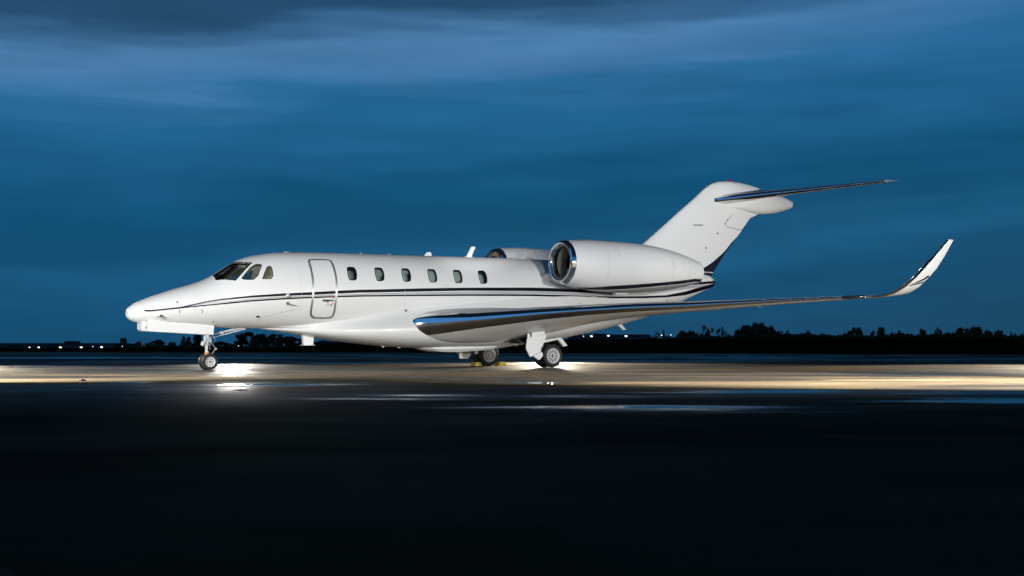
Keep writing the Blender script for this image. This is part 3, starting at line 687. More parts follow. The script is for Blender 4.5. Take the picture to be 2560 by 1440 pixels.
# panel joints and latches on the port and starboard nacelles
for na in [o for o in jet.children if o.name.startswith('nacelle')]:
    sd = -1 if na.name.endswith('.001') else 1
    for x in (12.55, 14.9, 15.62):
        b_ = MB().loft([nring(x+dx, nr(x)+.0025, nz(x), NY*sd, 72) for dx in (0, .008)], True, False, False); b_.make('cowl_joint', M['seam'], na)
    for x, zz in ((12.95, (3.34, 3.27, 3.20, 3.12)), (14.95, (3.02, 2.94, 2.86, 2.8)), (15.35, (2.98, 2.9, 2.74)), (15.85, (2.86, 2.7))):
        for z_ in zz:
            h = (z_-nz(x))/nr(x); y_ = NY*sd+sd*nr(x)*math.sqrt(max(0, 1-h*h)); MB().box((x, y_, z_), (.045, .012, .018)).make('cowl_latch', M['seam'], na, sharp=20)
# ---- tail fin, bullet, stabiliser
m = bpy.data.materials.new('fin_paint'); t = nt_new(m); tc = N(t, 'ShaderNodeTexCoord'); sp = N(t, 'ShaderNodeSeparateXYZ', {0: tc.outputs['Object']})
x = MA(t, 'ADD', sp.outputs[0], XO); z = sp.outputs[2]
bd = [at(*p, .06) for p in ((1743, 679), (1757, 671.5), (1771, 663), (1785, 653.5), (1799, 642), (1811, 631), (1822, 619), (1830, 608))]
cv = curve_node(t, x, [(17.0, 2.0)]+[(bd[0][0]-.02, 2.72)]+bd+[(19.6, 4.2)], 16.5, 20, 2, 5)
dk = MA(t, 'MULTIPLY', MA(t, 'LESS_THAN', z, cv), MA(t, 'GREATER_THAN', x, 17.6))
ln = MA(t, 'MULTIPLY', MA(t, 'LESS_THAN', MA(t, 'ABSOLUTE', MA(t, 'SUBTRACT', z, MA(t, 'SUBTRACT', 2.905, MA(t, 'MULTIPLY', MA(t, 'SUBTRACT', x, 18), .0)))), .014), 1)
# rudder tab seams
c_ = MIX(t, dk, WHITE, (.010, .012, .024)); c_ = MIX(t, MA(t, 'MULTIPLY', ln, dk), c_, (.6, .6, .6))
p_ = N(t, 'ShaderNodeBsdfPrincipled', {'Base Color': c_, 'Roughness': .36, 'Coat Weight': .25, 'Coat Roughness': .08}); N(t, 'ShaderNodeOutputMaterial', {0: p_.outputs[0]})
M['fin'] = rough_var(m, .08, 2, .05)
FN = [  # z, xLE, xTE, thickness
 (2.3, 13.6, 18.0, .30), (2.62, 14.05, 18.28, .34), (2.75, 14.25, 18.33, .36), (2.9, 14.50, 18.44, .37), (3.2, 14.95, 18.68, .37), (3.52, 15.39, 18.94, .36), (3.83, 15.81, 19.23, .35), (4.3, 16.44, 19.65, .33), (4.7, 16.97, 20.0, .31), (4.95, 17.31, 20.6, .31), (5.21, 17.66, 21.2, .32),
 (5.40, 17.90, 21.2, .33), (5.54, 18.08, 20.95, .32), (5.65, 18.25, 20.55, .29), (5.73, 18.42, 20.2, .24), (5.79, 18.66, 19.8, .16), (5.825, 18.95, 19.45, .07)]
rg = []
for z_, a, b_, th_ in FN:
    U, L = foil(16, th_/(b_-a)); rg.append([(a+(b_-a)*u, v*(b_-a), z_) for u, v in U+list(reversed(L[1:-1]))])
fin = MB().loft(rg).make('tail_fin', M['fin'], jet, sharp=40)
BU = [(18.2, 5.06, .02, .02), (18.7, 5.07, .10, .10), (19.3, 5.09, .18, .16), (19.9, 5.13, .24, .26), (20.5, 5.20, .27, .36), (21.0, 5.22, .25, .32), (21.45, 5.25, .19, .225), (21.72, 5.235, .16, .155), (21.77, 5.235, .145, .13)]
bz = [(18.2, 5.06, 5.02), (19.3, 5.20, 4.93), (19.9, 5.45, 4.87), (20.5, 5.655, 4.842), (21.04, 5.57, 4.90), (21.45, 5.48, 5.0), (21.71, 5.40, 5.07), (21.775, 5.365, 5.10)]
rg = []
for x_ in np.linspace(18.2, 21.775, 22):
    tp_ = float(np.interp(x_, [b[0] for b in bz], [b[1] for b in bz])); bt_ = float(np.interp(x_, [b[0] for b in bz], [b[2] for b in bz])); w_ = float(np.interp(x_, [b[0] for b in BU], [b[2] for b in BU]))
    rg.append([(x_, w_*math.sin(a), (tp_+bt_)/2+(tp_-bt_)/2*math.cos(a)) for a in np.linspace(0, 2*math.pi, 25)[:-1]])
MB().loft(rg).make('tail_bullet', M['white'], jet, sharp=60)
SM = M['white']
for sd in (1, -1):
    foil_loft([(.02, 18.20, 5.145, 20.85, 5.53, .125, 0, 0), (.15, 18.36, 5.165, 20.90, 5.54, .12, 0, 0), (.8, 18.93, 5.24, 21.15, 5.56, .11, 0, 0), (2.4, 20.33, 5.415, 21.8, 5.60, .095, 0, 0), (3.85, 21.60, 5.575, 22.42, 5.64, .08, 0, 0), (3.97, 21.74, 5.60, 22.49, 5.65, .075, 0, 0)], sd, 'stabiliser', ('stabiliser', 'leading_edge'), (SM, M['chrome']), jet, f_le=.08)
MB().box((18.36, .22, 5.17), (.03, .02, .12)).make('stabiliser_fence', M['dark'], jet)
# rudder seams: thin dark lines laid on the fin skin
FTREE = BVHTree.FromPolygons([(v.co.x+XO, -v.co.y, v.co.z) for v in fin.data.vertices], [tuple(p.vertices) for p in fin.data.polygons])
def fin_line(L, w, mat=M['line'], name='rudder_seam'):
    H = [hit(1580+a/3.556, 420+b/3.556, FTREE) for a, b in L]; H = [h for h in H if h is not None]; v = []
    for i, h in enumerate(H):
        a, b_ = H[max(0, i-1)], H[min(len(H)-1, i+1)]; sdv = (b_-a).normalized().cross(Vector((0, 1, 0)))*w/2; v += [h+Vector((0, .006, 0))-sdv, h+Vector((0, .006, 0))+sdv]
    if len(H) > 1: mk(name, v, [(2*i, 2*i+1, 2*i+3, 2*i+2) for i in range(len(H)-1)], mat, fin)
fin_line([(890, 415), (870, 440), (850, 462), (826, 496), (836, 520), (900, 536), (966, 553)], .018)
fin_line([(855, 455), (845, 468)], .05); fin_line([(832, 488), (824, 502)], .05)
fin_line([(545, 508), (630, 508)], .05, M['grey'], 'fin_vent'); fin_line([(757, 574), (763, 588)], .05, M['dark'], 'fin_vent'); fin_line([(653, 704), (659, 718)], .05, M['dark'], 'fin_vent')
MB().loft([[(19.15+.10*k*math.cos(a), .045*k*math.sin(a), 5.82+zq) for a in np.linspace(0, 2*math.pi, 13)[:-1]] for k, zq in ((1, 0), (.9, .04), (.45, .075))]).make('tail_beacon', M['red'], jet)
# aft service marks
strip([dom(*p) for p in ((1667, 750), (1668, 757))], .03, .008, 'access_latch', M['dark'], jet)
vane(1441.5, 757, 'pitot_probe', (1448, 757.5))
strip([dom(*p) for p in ((1448, 761), (1448, 768), (1446, 772))], .02, .01, 'red_arrow', M['redmark'], jet)
x_, p_2 = dom(1483, 743); strip([dom(1475, 740.5), dom(1491, 740.8)], .07, .02, 'cooling_scoop', M['grey'], jet)
# belly masts
def mast(pts_, y, th_, name): return MB().prism([at(a, b, y) for a, b in pts_], y-th_/2, y+th_/2).make(name, M['fair'], jet, sharp=20)
v1 = mast([(755, 838), (782.5, 841), (781, 862), (758, 862)], 0, .10, 'ventral_mast')
MB().box((at(769.5, 863)[0], 0, at(769.5, 863)[1]), (.34, .16, .012)).make('mast_plate', M['fair'], v1)
mast([(1538, 809), (1551, 809), (1565, 824), (1557, 825)], 0, .05, 'ventral_antenna')
for px, py in ((870, 852), (958, 866), (998, 869), (1268, 863), (1711, 777), (1720, 777)):
    x, z = at(px, py, .1 if px < 1600 else 5.2)
    if px < 1600: MB().loft([[(x+.06*k*math.cos(a), .1+.03*k*math.sin(a), z+.03-q) for a in np.linspace(0, 6.283, 9)[:-1]] for k, q in ((1, 0), (.8, .035), (.4, .05))]).make('drain_fitting', M['fair'], jet)

# ---- landing gear
def tyre(c, r, w, rim_r, parent, name='wheel'):
    """wheel > tyre, rim ; axis along y"""
    hub = MB().rev([(-w*.30, .03), (-w*.30, rim_r*.28), (w*.30, rim_r*.28), (w*.30, .03)], c, n=24).make(name, M['dark'], parent)
    prof = [(-w*.36, rim_r*.98), (-w*.45, rim_r*1.08), (-w*.5, rim_r*1.28), (-w*.47, r*.90), (-w*.36, r*.975), (-w*.2, r), (w*.2, r), (w*.36, r*.975), (w*.47, r*.90), (w*.5, rim_r*1.28), (w*.45, rim_r*1.08), (w*.36, rim_r*.98)]
    ty = MB().rev(prof, c, n=56)
    for g in (-.12, 0, .12): pass
    ty.make('tyre', M['rubber'], hub, sharp=60)
    for gq in (-.22, -.07, .07, .22): MB().rev([(w*gq-.004, r+.0015), (w*gq+.004, r+.0015)], c, n=56).make('tread_groove', M['dark'], hub)
    for s_ in (-1, 1):
        yo = w*.34*s_; P = [(math.cos(a)*rim_r, math.sin(a)*rim_r) for a in np.linspace(0, 2*math.pi, 49)[:-1]]; Hs = []
        ns = 12 if r > .25 else 8
        for k in range(ns):
            a0 = 2*math.pi*k/ns; rc, ra, rt_ = (rim_r*.60, rim_r*.21, rim_r*.078) if ns == 12 else (rim_r*.62, rim_r*.15, rim_r*.12)
            Hs.append([(rc*math.cos(a0)+ra*math.cos(b_)*math.cos(a0)-rt_*math.sin(b_)*math.sin(a0), rc*math.sin(a0)+ra*math.cos(b_)*math.sin(a0)+rt_*math.sin(b_)*math.cos(a0)) for b_ in np.linspace(0, 2*math.pi, 13)[:-1]])
        fn = lambda u, v, o=0: Vector((c[0]+u, c[1]+yo+s_*(.012 if math.hypot(u, v) > rim_r*.86 else -.004), c[2]+v))
        v, f = patch(P, Hs, rim_r*.22, 0, fn); rm_ = mk('rim', v, f, M['rim'], hub, smooth=False)
        MB().rev([(yo-s_*.03, rim_r*.95), (yo-s_*.03, .01)], c, n=32).make('brake_disc', M['dark'], hub)
        MB().rev([(yo, rim_r*.22), (yo+s_*.02, rim_r*.18), (yo+s_*.022, .01)], c, n=20).make('hub_cap', M['dark'], hub)
        MB().rev([(yo+s_*.011, rim_r*1.0), (yo+s_*.022, rim_r*.97), (yo+s_*.011, rim_r*.88)], c, n=48).make('rim_edge', M['rim'], hub)
    return hub
NX = 2.03
for y in (.115, -.115): tyre((NX, y, .2), .2, .115, .128, jet)
ns_ = MB().tube([(NX-.05, 0, 1.12), (NX-.05, 0, .62), (NX-.045, 0, .60)], [.062, .062, .04], 16).tube([(NX-.045, 0, .62), (NX-.03, 0, .30)], .036, 14).make('nose_gear_strut', M['white'], jet, sharp=50)
MB().tube([(NX-.035, 0, .44), (NX-.03, 0, .34)], .055, 14).make('orange_sleeve', M['orange'], ns_)
MB().tube([(NX-.03, 0, .36), (NX-.01, 0, .24), (NX, 0, .2)], [.058, .06, .05], 14).tube([(NX, -.1, .2), (NX, .1, .2)], .03, 12).make('axle_fork', M['rim'], ns_)
MB().tube([(NX+.03, 0, .72), (NX+.10, 0, .66), (NX+.19, 0, .52)], [.026, .022, .02], 8).tube([(NX+.19, 0, .52), (NX+.12, 0, .42), (NX+.03, 0, .34)], [.02, .022, .026], 8).box((NX+.19, 0, .52), (.04, .09, .04)).make('torque_link', M['alu'], ns_, sharp=30)
b_ = MB().tube([(NX-.16, .12, .70), (NX-.19, .12, .60)], .045, 12).tube([(NX-.16, .08, .65), (NX-.05, 0, .66)], .02, 8); b_.make('taxi_light', M['rim'], ns_)
b_ = MB(); random.seed(5)
for (a, c) in (((NX-.1, .06, .9), (NX-.09, .07, .6)), ((NX+.0, .07, .95), (NX+.02, .07, .5)), ((NX+.02, .05, .8), (NX+.12, .03, .86)), ((NX-.09, .05, .55), (NX+.02, .06, .36)), ((NX+.1, .02, .88), (NX+.17, .02, .7))): b_.tube([a, ((a[0]+c[0])/2+.02, (a[1]+c[1])/2+.01, (a[2]+c[2])/2), c], .009, 6)
b_.box((NX-.0, .05, .75), (.12, .07, .10)); b_.box((NX-.06, .06, .62), (.07, .05, .06)); b_.make('hydraulic_lines', M['alu'], ns_, sharp=30)
for a, b2, r_, mt in (((536, 835), (612, 819), .026, 'rim'), ((533, 843.5), (615, 822), .010, 'white')):
    xa, za = at(*a, .0); xb, zb = at(*b2, .0)
    bb = MB().tube([(xa, 0, za), (xa+(xb-xa)*.35, 0, za+(zb-za)*.35), (xa+(xb-xa)*.36, 0, za+(zb-za)*.36), (xb, 0, zb)], [r_*.6, r_*.6, r_, r_], 10)
    if r_ > .02: bb.tube([(xa+.15, -.02, za+.03), (xa+.5, -.02, za+.13)], .02, 8).box((xa+.18, 0, za+.03), (.08, .07, .07))
    bb.make('drag_brace', M[mt], jet, sharp=40)
nd = [at(a, b, .27) for a, b in ((368, 797), (420, 802), (480, 809), (534.5, 813.5), (532.5, 837), (480, 834.5), (420, 831), (368, 828))]
for s_ in (1, -1):
    g = MB().loft([[(x, s_*(.27+dy), z) for x, z in nd] for dy in (0, .022)]).make('nose_gear_door', M['white'], jet, sharp=20)
fp = [at(a, b, .1) for a, b in ((352, 802), (367, 803), (368, 828), (354, 826.6), (351, 823))]
b_ = MB().loft([[(x, y, z) for x, z in fp] for y in (-.18, .18)]); lp = b_.make('forward_gear_door', M['white'], jet, sharp=20)
MB().prism([at(a, b, .19) for a, b in ((364, 816), (366, 816), (366, 822), (364, 822))], .182, .19).make('door_hinge', M['line'], lp)
# main gear
GX, GY = 11.05, 1.668
zg = lambda L, y: [at(1100+a/7.111, 780+b/7.111, y) for a, b in L]
for sd in (1, -1):
    for dy in (.175, -.175): tyre((GX, sd*(GY+dy), .322), .322, .19, .213, jet)
    leg = MB().tube([(GX-.62, sd*GY, 1.25), (GX-.60, sd*GY, .62)], .075, 14).tube([(GX-.60, sd*GY, .66), (GX-.25, sd*GY, .42), (GX, sd*GY, .322)], [.09, .075, .06], 12).tube([(GX, sd*(GY-.3), .322), (GX, sd*(GY+.3), .322)], .035, 12)
    leg = leg.make('main_gear_leg', M['rim'], jet, sharp=50)
    MB().tube([(GX-.52, sd*(GY-.02), 1.2), (GX-.25, sd*(GY-.02), .75), (GX-.12, sd*(GY-.02), .5)], [.045, .045, .03], 12).make('shock_absorber', M['alu'], leg)
    MB().tube([(GX-.6, sd*(GY-.05), .95), (GX-.3, sd*(GY-.9), 1.1)], .03, 10).make('side_brace', M['alu'], leg)
    bb = MB().tube([(GX-.48, sd*(GY+.1), .7), (GX-.3, sd*(GY+.09), .55), (GX-.1, sd*(GY+.08), .48)], .012, 6).box((GX-.5, sd*(GY-.12), .55), (.16, .1, .12)).tube([(GX-.45, sd*(GY-.1), .8), (GX-.4, sd*(GY-.14), .45)], .012, 6).box((GX-.38, sd*(GY-.1), .40), (.1, .1, .1)); bb.make('brake_line', M['alu'], leg, sharp=30)
    # leg door with its raised ribs
    y_ = GY+.24
    up_ = [(1512, 150), (1862, 170), (1852, 300), (1850, 420), (1620, 430), (1600, 350), (1545, 350)]
    dr = MB().loft([[(x, sd*(y_+dy), z) for x, z in zg([(1555, 368), (1620, 440), (1660, 425), (1882, 402), (1850, 520), (1790, 640), (1778, 705), (1640, 775), (1600, 800), (1578, 770), (1518, 650)], y_)] for dy in (0, .03)]).make('main_gear_door', M['white'], jet, sharp=20)
    MB().loft([[(x, sd*(y_+dy), z) for x, z in zg([(1640, 778), (1780, 708), (1808, 730), (1812, 780), (1752, 852), (1735, 852)], y_)] for dy in (-.02, .05)]).make('door_tip', M['white'], dr, sharp=20)
    MB().loft([[(x, sd*(y_+dy), z) for x, z in zg([(1600, 350), (1622, 352), (1612, 452), (1592, 448)], y_)] for dy in (.03, .05)]).make('door_hinge', M['line'], dr, sharp=20)
    MB().loft([[(x, sd*(y_+dy), z) for x, z in zg(up_, y_)] for dy in (0, .03)]).make('upper_gear_door', M['fair'], jet, sharp=20)
    # arm above the wheel and aft door
    arm = MB().prism(zg([(1850, 520), (1875, 500), (2140, 452), (2150, 470), (2100, 490), (1860, 545)], 1.5), sd*1.35, sd*1.5).make('gear_bay_edge', M['fair'], jet, sharp=20)
    MB().prism(zg([(2080, 470), (2155, 458), (2262, 600), (2195, 615)], 1.3), sd*1.28, sd*1.31).make('aft_gear_door', M['white'], jet, sharp=20)
    MB().prism(zg([(2060, 490), (2090, 480), (2190, 612), (2160, 610)], 1.3), sd*1.1, sd*1.29).make('aft_gear_door', M['dark'], jet, sharp=20)
    # dark slab beside the fairing stands in for the shade of the open bay
    bay = MB().loft([[(x, sd*y, z) for x, z in zg([(1255, 470), (1560, 372), (1640, 470), (1530, 560), (1255, 560)], 1.2)] for y in (1.14, 1.205)]).make('gear_bay_shade', M['dark'], jet, sharp=20)
    MB().tube([(at(1288, 846, 1.25)[0], sd*1.24, at(1288, 846, 1.25)[1]), (at(1314, 861, 1.6)[0], sd*1.6, at(1314, 861, 1.6)[1])], .02, 8).make('retraction_rod', M['alu'], bay)
# forward bay door of the far gear
fb_ = [at(1100+a/7.111, 780+b/7.111, -1.2) for a, b in ((345, 690), (512, 705), (505, 800), (500, 832), (350, 826))]
g = MB().loft([[(x, s*1.2, z) for x, z in fb_] for s in (-1, -1.03)]).make('inner_gear_door', M['fair'], jet, sharp=20)

# ================================================================== GROUND
def loc_mesh(name, vs, fs, mat, smooth=False, **kw): return raw(name, vs, fs, mat, None, smooth, **kw)
EA, EB = Vector((-47.7, 120)), Vector((33.5, 84)); ed = (EB-EA).normalized()
PL, PR = EA-ed*900, EA+ed*1100
m = bpy.data.materials.new('wet_concrete'); t = nt_new(m); tc = N(t, 'ShaderNodeTexCoord'); P = tc.outputs['Object']
def nz_(sc, det=5, vec=None, rough=.55, dist=0): return N(t, 'ShaderNodeTexNoise', {'Vector': vec or P, 'Scale': sc, 'Detail': det, 'Roughness': rough, 'Distortion': dist}).outputs[0]
mp = N(t, 'ShaderNodeMapping', {'Vector': P, 'Rotation': (0, 0, R(-38)), 'Scale': (1, 1, 1)})
sm_ = N(t, 'ShaderNodeMapping', {'Vector': P, 'Rotation': (0, 0, R(-6)), 'Scale': (.22, 1, 1)})
big = nz_(.10, 4, sm_.outputs[0]); mid = nz_(.55, 6, sm_.outputs[0], dist=.4); fine = nz_(18, 6); grit = nz_(90, 3)
sp = N(t, 'ShaderNodeSeparateXYZ', {0: mp.outputs[0]})
def joint(s, off, w):
    f = MA(t, 'FRACT', MA(t, 'DIVIDE', MA(t, 'ADD', s, off), 6.1)); return MA(t, 'LESS_THAN', MA(t, 'ABSOLUTE', MA(t, 'SUBTRACT', f, .5)), w/6.1)
jt = MA(t, 'MAXIMUM', joint(sp.outputs[0], 2, .035), joint(sp.outputs[1], 1.2, .035))
strk = nz_(.30, 5, N(t, 'ShaderNodeMapping', {'Vector': P, 'Rotation': (0, 0, R(12)), 'Scale': (.45, 1, 1)}).outputs[0], dist=.8)
basec = ramp(t, MA(t, 'ADD', MA(t, 'ADD', MA(t, 'MULTIPLY', strk, .55), MA(t, 'MULTIPLY', mid, .3)), MA(t, 'MULTIPLY', fine, .15)), [(.38, (.036, .027, .017)), (.47, (.085, .065, .04)), (.53, (.12, .093, .057)), (.62, (.22, .172, .108))])
basec = MIX(t, MA(t, 'MULTIPLY', jt, .6), basec, (.20, .165, .115))
wet = ramp(t, MA(t, 'ADD', MA(t, 'ADD', MA(t, 'MULTIPLY', big, .25), MA(t, 'MULTIPLY', MA(t, 'SUBTRACT', 1.0, strk), .5)), MA(t, 'MULTIPLY', mid, .25)), [(.45, 0.), (.55, 1.)])
# standing rain water: shallow hollows (world x, y, half length, half width) with ragged rims
PUD = [(-6.2, 21.4, 1.0, .9), (-3.6, 20.2, 1.9, .8), (-1.1, 15.8, 1.8, 1.2), (.6, 15.5, 1.3, .9), (1.3, 12.7, 2.6, 1.2), (.45, 20.9, 1.0, .8), (6.2, 14.0, 3.0, 1.3), (6.3, 16.6, 4.2, 1.15), (3.4, 17.0, 2.2, .9), (-4.4, 44, 5.2, 1.6), (8.6, 64, 12, 4.5), (-20, 62, 12, 4.5), (-12.5, 36, 4.2, 1.5), (14, 74, 10, 3), (-2, 70, 9, 3), (5, 50, 6, 1.3)]
sw = N(t, 'ShaderNodeSeparateXYZ', {0: P}); pud = None
wv_ = MA(t, 'MULTIPLY', MA(t, 'SUBTRACT', nz_(.8, 5, sm_.outputs[0], dist=.6), .5), 3.2); wv2 = MA(t, 'MULTIPLY', MA(t, 'SUBTRACT', nz_(4.5, 4), .5), .35); wv_ = MA(t, 'ADD', wv_, wv2)
for (a, b_, ra, rb) in PUD:
    dx = MA(t, 'DIVIDE', MA(t, 'SUBTRACT', sw.outputs[0], a), ra); dy = MA(t, 'DIVIDE', MA(t, 'SUBTRACT', sw.outputs[1], b_), rb)
    d_ = MA(t, 'SUBTRACT', 1.0, MA(t, 'SQRT', MA(t, 'ADD', MA(t, 'MULTIPLY', dx, dx), MA(t, 'MULTIPLY', dy, dy))))
    pud = d_ if pud is None else MA(t, 'MAXIMUM', pud, d_)
pud = MA(t, 'MULTIPLY', MA(t, 'ADD', MA(t, 'SUBTRACT', pud, .08), wv_), 1.5, clamp=True)
near = MA(t, 'MULTIPLY', MA(t, 'SUBTRACT', sw.outputs[1], 11), .14, clamp=True)
wet = MA(t, 'MULTIPLY', wet, near); wet = MA(t, 'MAXIMUM', wet, pud)
basec = MIX(t, MA(t, 'MULTIPLY', wet, .8), basec, (.018, .015, .012)); basec = MIX(t, pud, basec, (.012, .011, .010))
rg_ = MA(t, 'SUBTRACT', .86, MA(t, 'MULTIPLY', wet, .46)); rg_ = MA(t, 'ADD', rg_, MA(t, 'MULTIPLY', MA(t, 'SUBTRACT', fine, .5), .25), clamp=True); rg_ = MA(t, 'SUBTRACT', rg_, MA(t, 'MULTIPLY', pud, MA(t, 'ADD', .2, MA(t, 'MULTIPLY', mid, .3))), clamp=True)
bmp = N(t, 'ShaderNodeBump', {'Strength': MA(t, 'MULTIPLY', .35, MA(t, 'SUBTRACT', 1.02, pud)), 'Distance': .006, 'Height': MA(t, 'ADD', MA(t, 'MULTIPLY', grit, .5), fine)})
spc = MA(t, 'ADD', .015, MA(t, 'MULTIPLY', wet, .38))
p = N(t, 'ShaderNodeBsdfPrincipled', {'Base Color': basec, 'Roughness': rg_, 'Specular IOR Level': spc, 'Normal': bmp.outputs[0]})
N(t, 'ShaderNodeOutputMaterial', {0: p.outputs[0]}); M['ground'] = m
tag(loc_mesh('apron', [(-900, -60, 0), (900, -60, 0), (PR.x, PR.y, 0), (PL.x, PL.y, 0)], [(0, 1, 2, 3)], M['ground']), 'wet concrete airport apron with joints and puddles', kind='structure')
# field beyond the apron: low bank, then lower ground out to the horizon
m = bpy.data.materials.new('dark_grass'); t = nt_new(m); tc = N(t, 'ShaderNodeTexCoord')
n_1 = N(t, 'ShaderNodeTexNoise', {'Vector': tc.outputs['Object'], 'Scale': .3, 'Detail': 8}); gc = ramp(t, n_1.outputs[0], [(.3, (.008, .016, .006)), (.7, (.022, .034, .010))])
p = N(t, 'ShaderNodeBsdfPrincipled', {'Base Color': gc, 'Roughness': 1., 'Specular IOR Level': 0.}); N(t, 'ShaderNodeOutputMaterial', {0: p.outputs[0]}); M['field'] = m
vs, fs = [], []
us = list(np.linspace(-760, -120, 20))+list(np.linspace(-110, 200, 125))+list(np.linspace(215, 900, 20)); nn_ = Vector((-ed.y, ed.x))
ds = [0, .6, 1.5, 3, 6, 12, 22, 34, 48, 60, 75, 95, 130, 180, 260, 400, 700, 1200, 2600]
for u in us:
    for d in ds:
        p = EA+ed*(u)+nn_*d; ang = p.x/p.y*FPX+1280; h = .13+1.2*min(1, max(0, (ang-770)/110)); h *= 1 if d < 300 else 1
        prof = float(np.interp(d, [0, 1.5, 12, 34, 60, 95, 180, 400, 2600], [0, .06, .28, .72, 1.0, .6, -1.2, -3, -3])); z = prof*h if prof > 0 else prof
        if 0 < d < 130: z += .03*noise.noise(Vector((p.x*.15, p.y*.15, 0)))+.02*noise.noise(Vector((p.x*.9, p.y*.9, 3)))
        vs.append((p.x, p.y, z))
for i in range(len(us)-1):
    for j in range(len(ds)-1): a = i*len(ds)+j; fs.append((a, a+len(ds), a+len(ds)+1, a+1))
tag(loc_mesh('field', vs, fs, M['field'], True), 'dark grass field beyond the apron', kind='structure')
tag(loc_mesh('terrain', [(-9000, -3000, -3.2), (9000, -3000, -3.2), (9000, 5000, -3.2), (-9000, 5000, -3.2)], [(0, 1, 2, 3)], M['field']), 'flat dark land out to the horizon', kind='structure')

def gpt(px, py): D = ZC*FPX/(py-HY); return ((px-1280)/FPX*D, D)

# chocks and litter on the apron
def toworld(x, y, z): return (AX0+x*cT+y*sT, AD0+x*sT-y*cT, z)
def chock(x0, fwd, label):
    prof = [(-.15, 0), (.13, 0), (.05, .115), (-.11, .115)] if fwd else [(-.13, 0), (.15, 0), (.11, .115), (-.05, .115)]
    o = empty('wheel_chock', toworld(x0, -1.49, 0), TH)
    vs = []; b_ = MB().prism(prof, -.14, .14); bo = raw('chock_block', [(x, -y, z) for x, y, z in b_.v], b_.f, M['yellow'], o, False)
    bm = bmesh.new(); bm.from_mesh(bo.data); bmesh.ops.recalc_face_normals(bm, faces=bm.faces); bmesh.ops.bevel(bm, geom=bm.edges[:], offset=.008, segments=2, affect='EDGES'); bm.to_mesh(bo.data); bm.free()
    b_ = MB().tube([(0, -.26, .06), (.02, -.3, .05), (.02, -.32, .02)], .008, 6); raw('rope', b_.v, b_.f, M['dark'], o)
    tag(o, label, 'wheel chock', 'yellow chocks at the far main wheels')
chock(GX-.39, True, 'yellow wheel chock in front of the far main wheels')
chock(GX+.39, False, 'yellow wheel chock wedged behind the far main wheels')
def clod(px, py, rx, ry, h, name, label, cat, seed):
    x, y = gpt(px, py); bm = bmesh.new(); bmesh.ops.create_icosphere(bm, subdivisions=3, radius=1)
    for v in bm.verts:
        k = 1+.35*noise.noise(v.co*1.7+Vector((seed, 0, 0)))+.15*noise.noise(v.co*5+Vector((seed, 0, 0))); v.co = Vector((v.co.x*rx*k, v.co.y*ry*k, max(-.1, v.co.z*k)*h))
    me = bpy.data.meshes.new(name); bm.to_mesh(me); bm.free(); me.materials.append(M['dark']); o = bpy.data.objects.new(name, me); o.location = (x, y, 0); link(o); tag(o, label, cat)
clod(207, 953, .055, .06, .035, 'stone', 'small dark lump lying alone on the apron left of the nose wheel', 'stone', 1)
clod(600, 976, .09, .05, .014, 'leaf_clump', 'flat dark clump of wet leaves on the apron below the nose', 'leaf litter', 4)

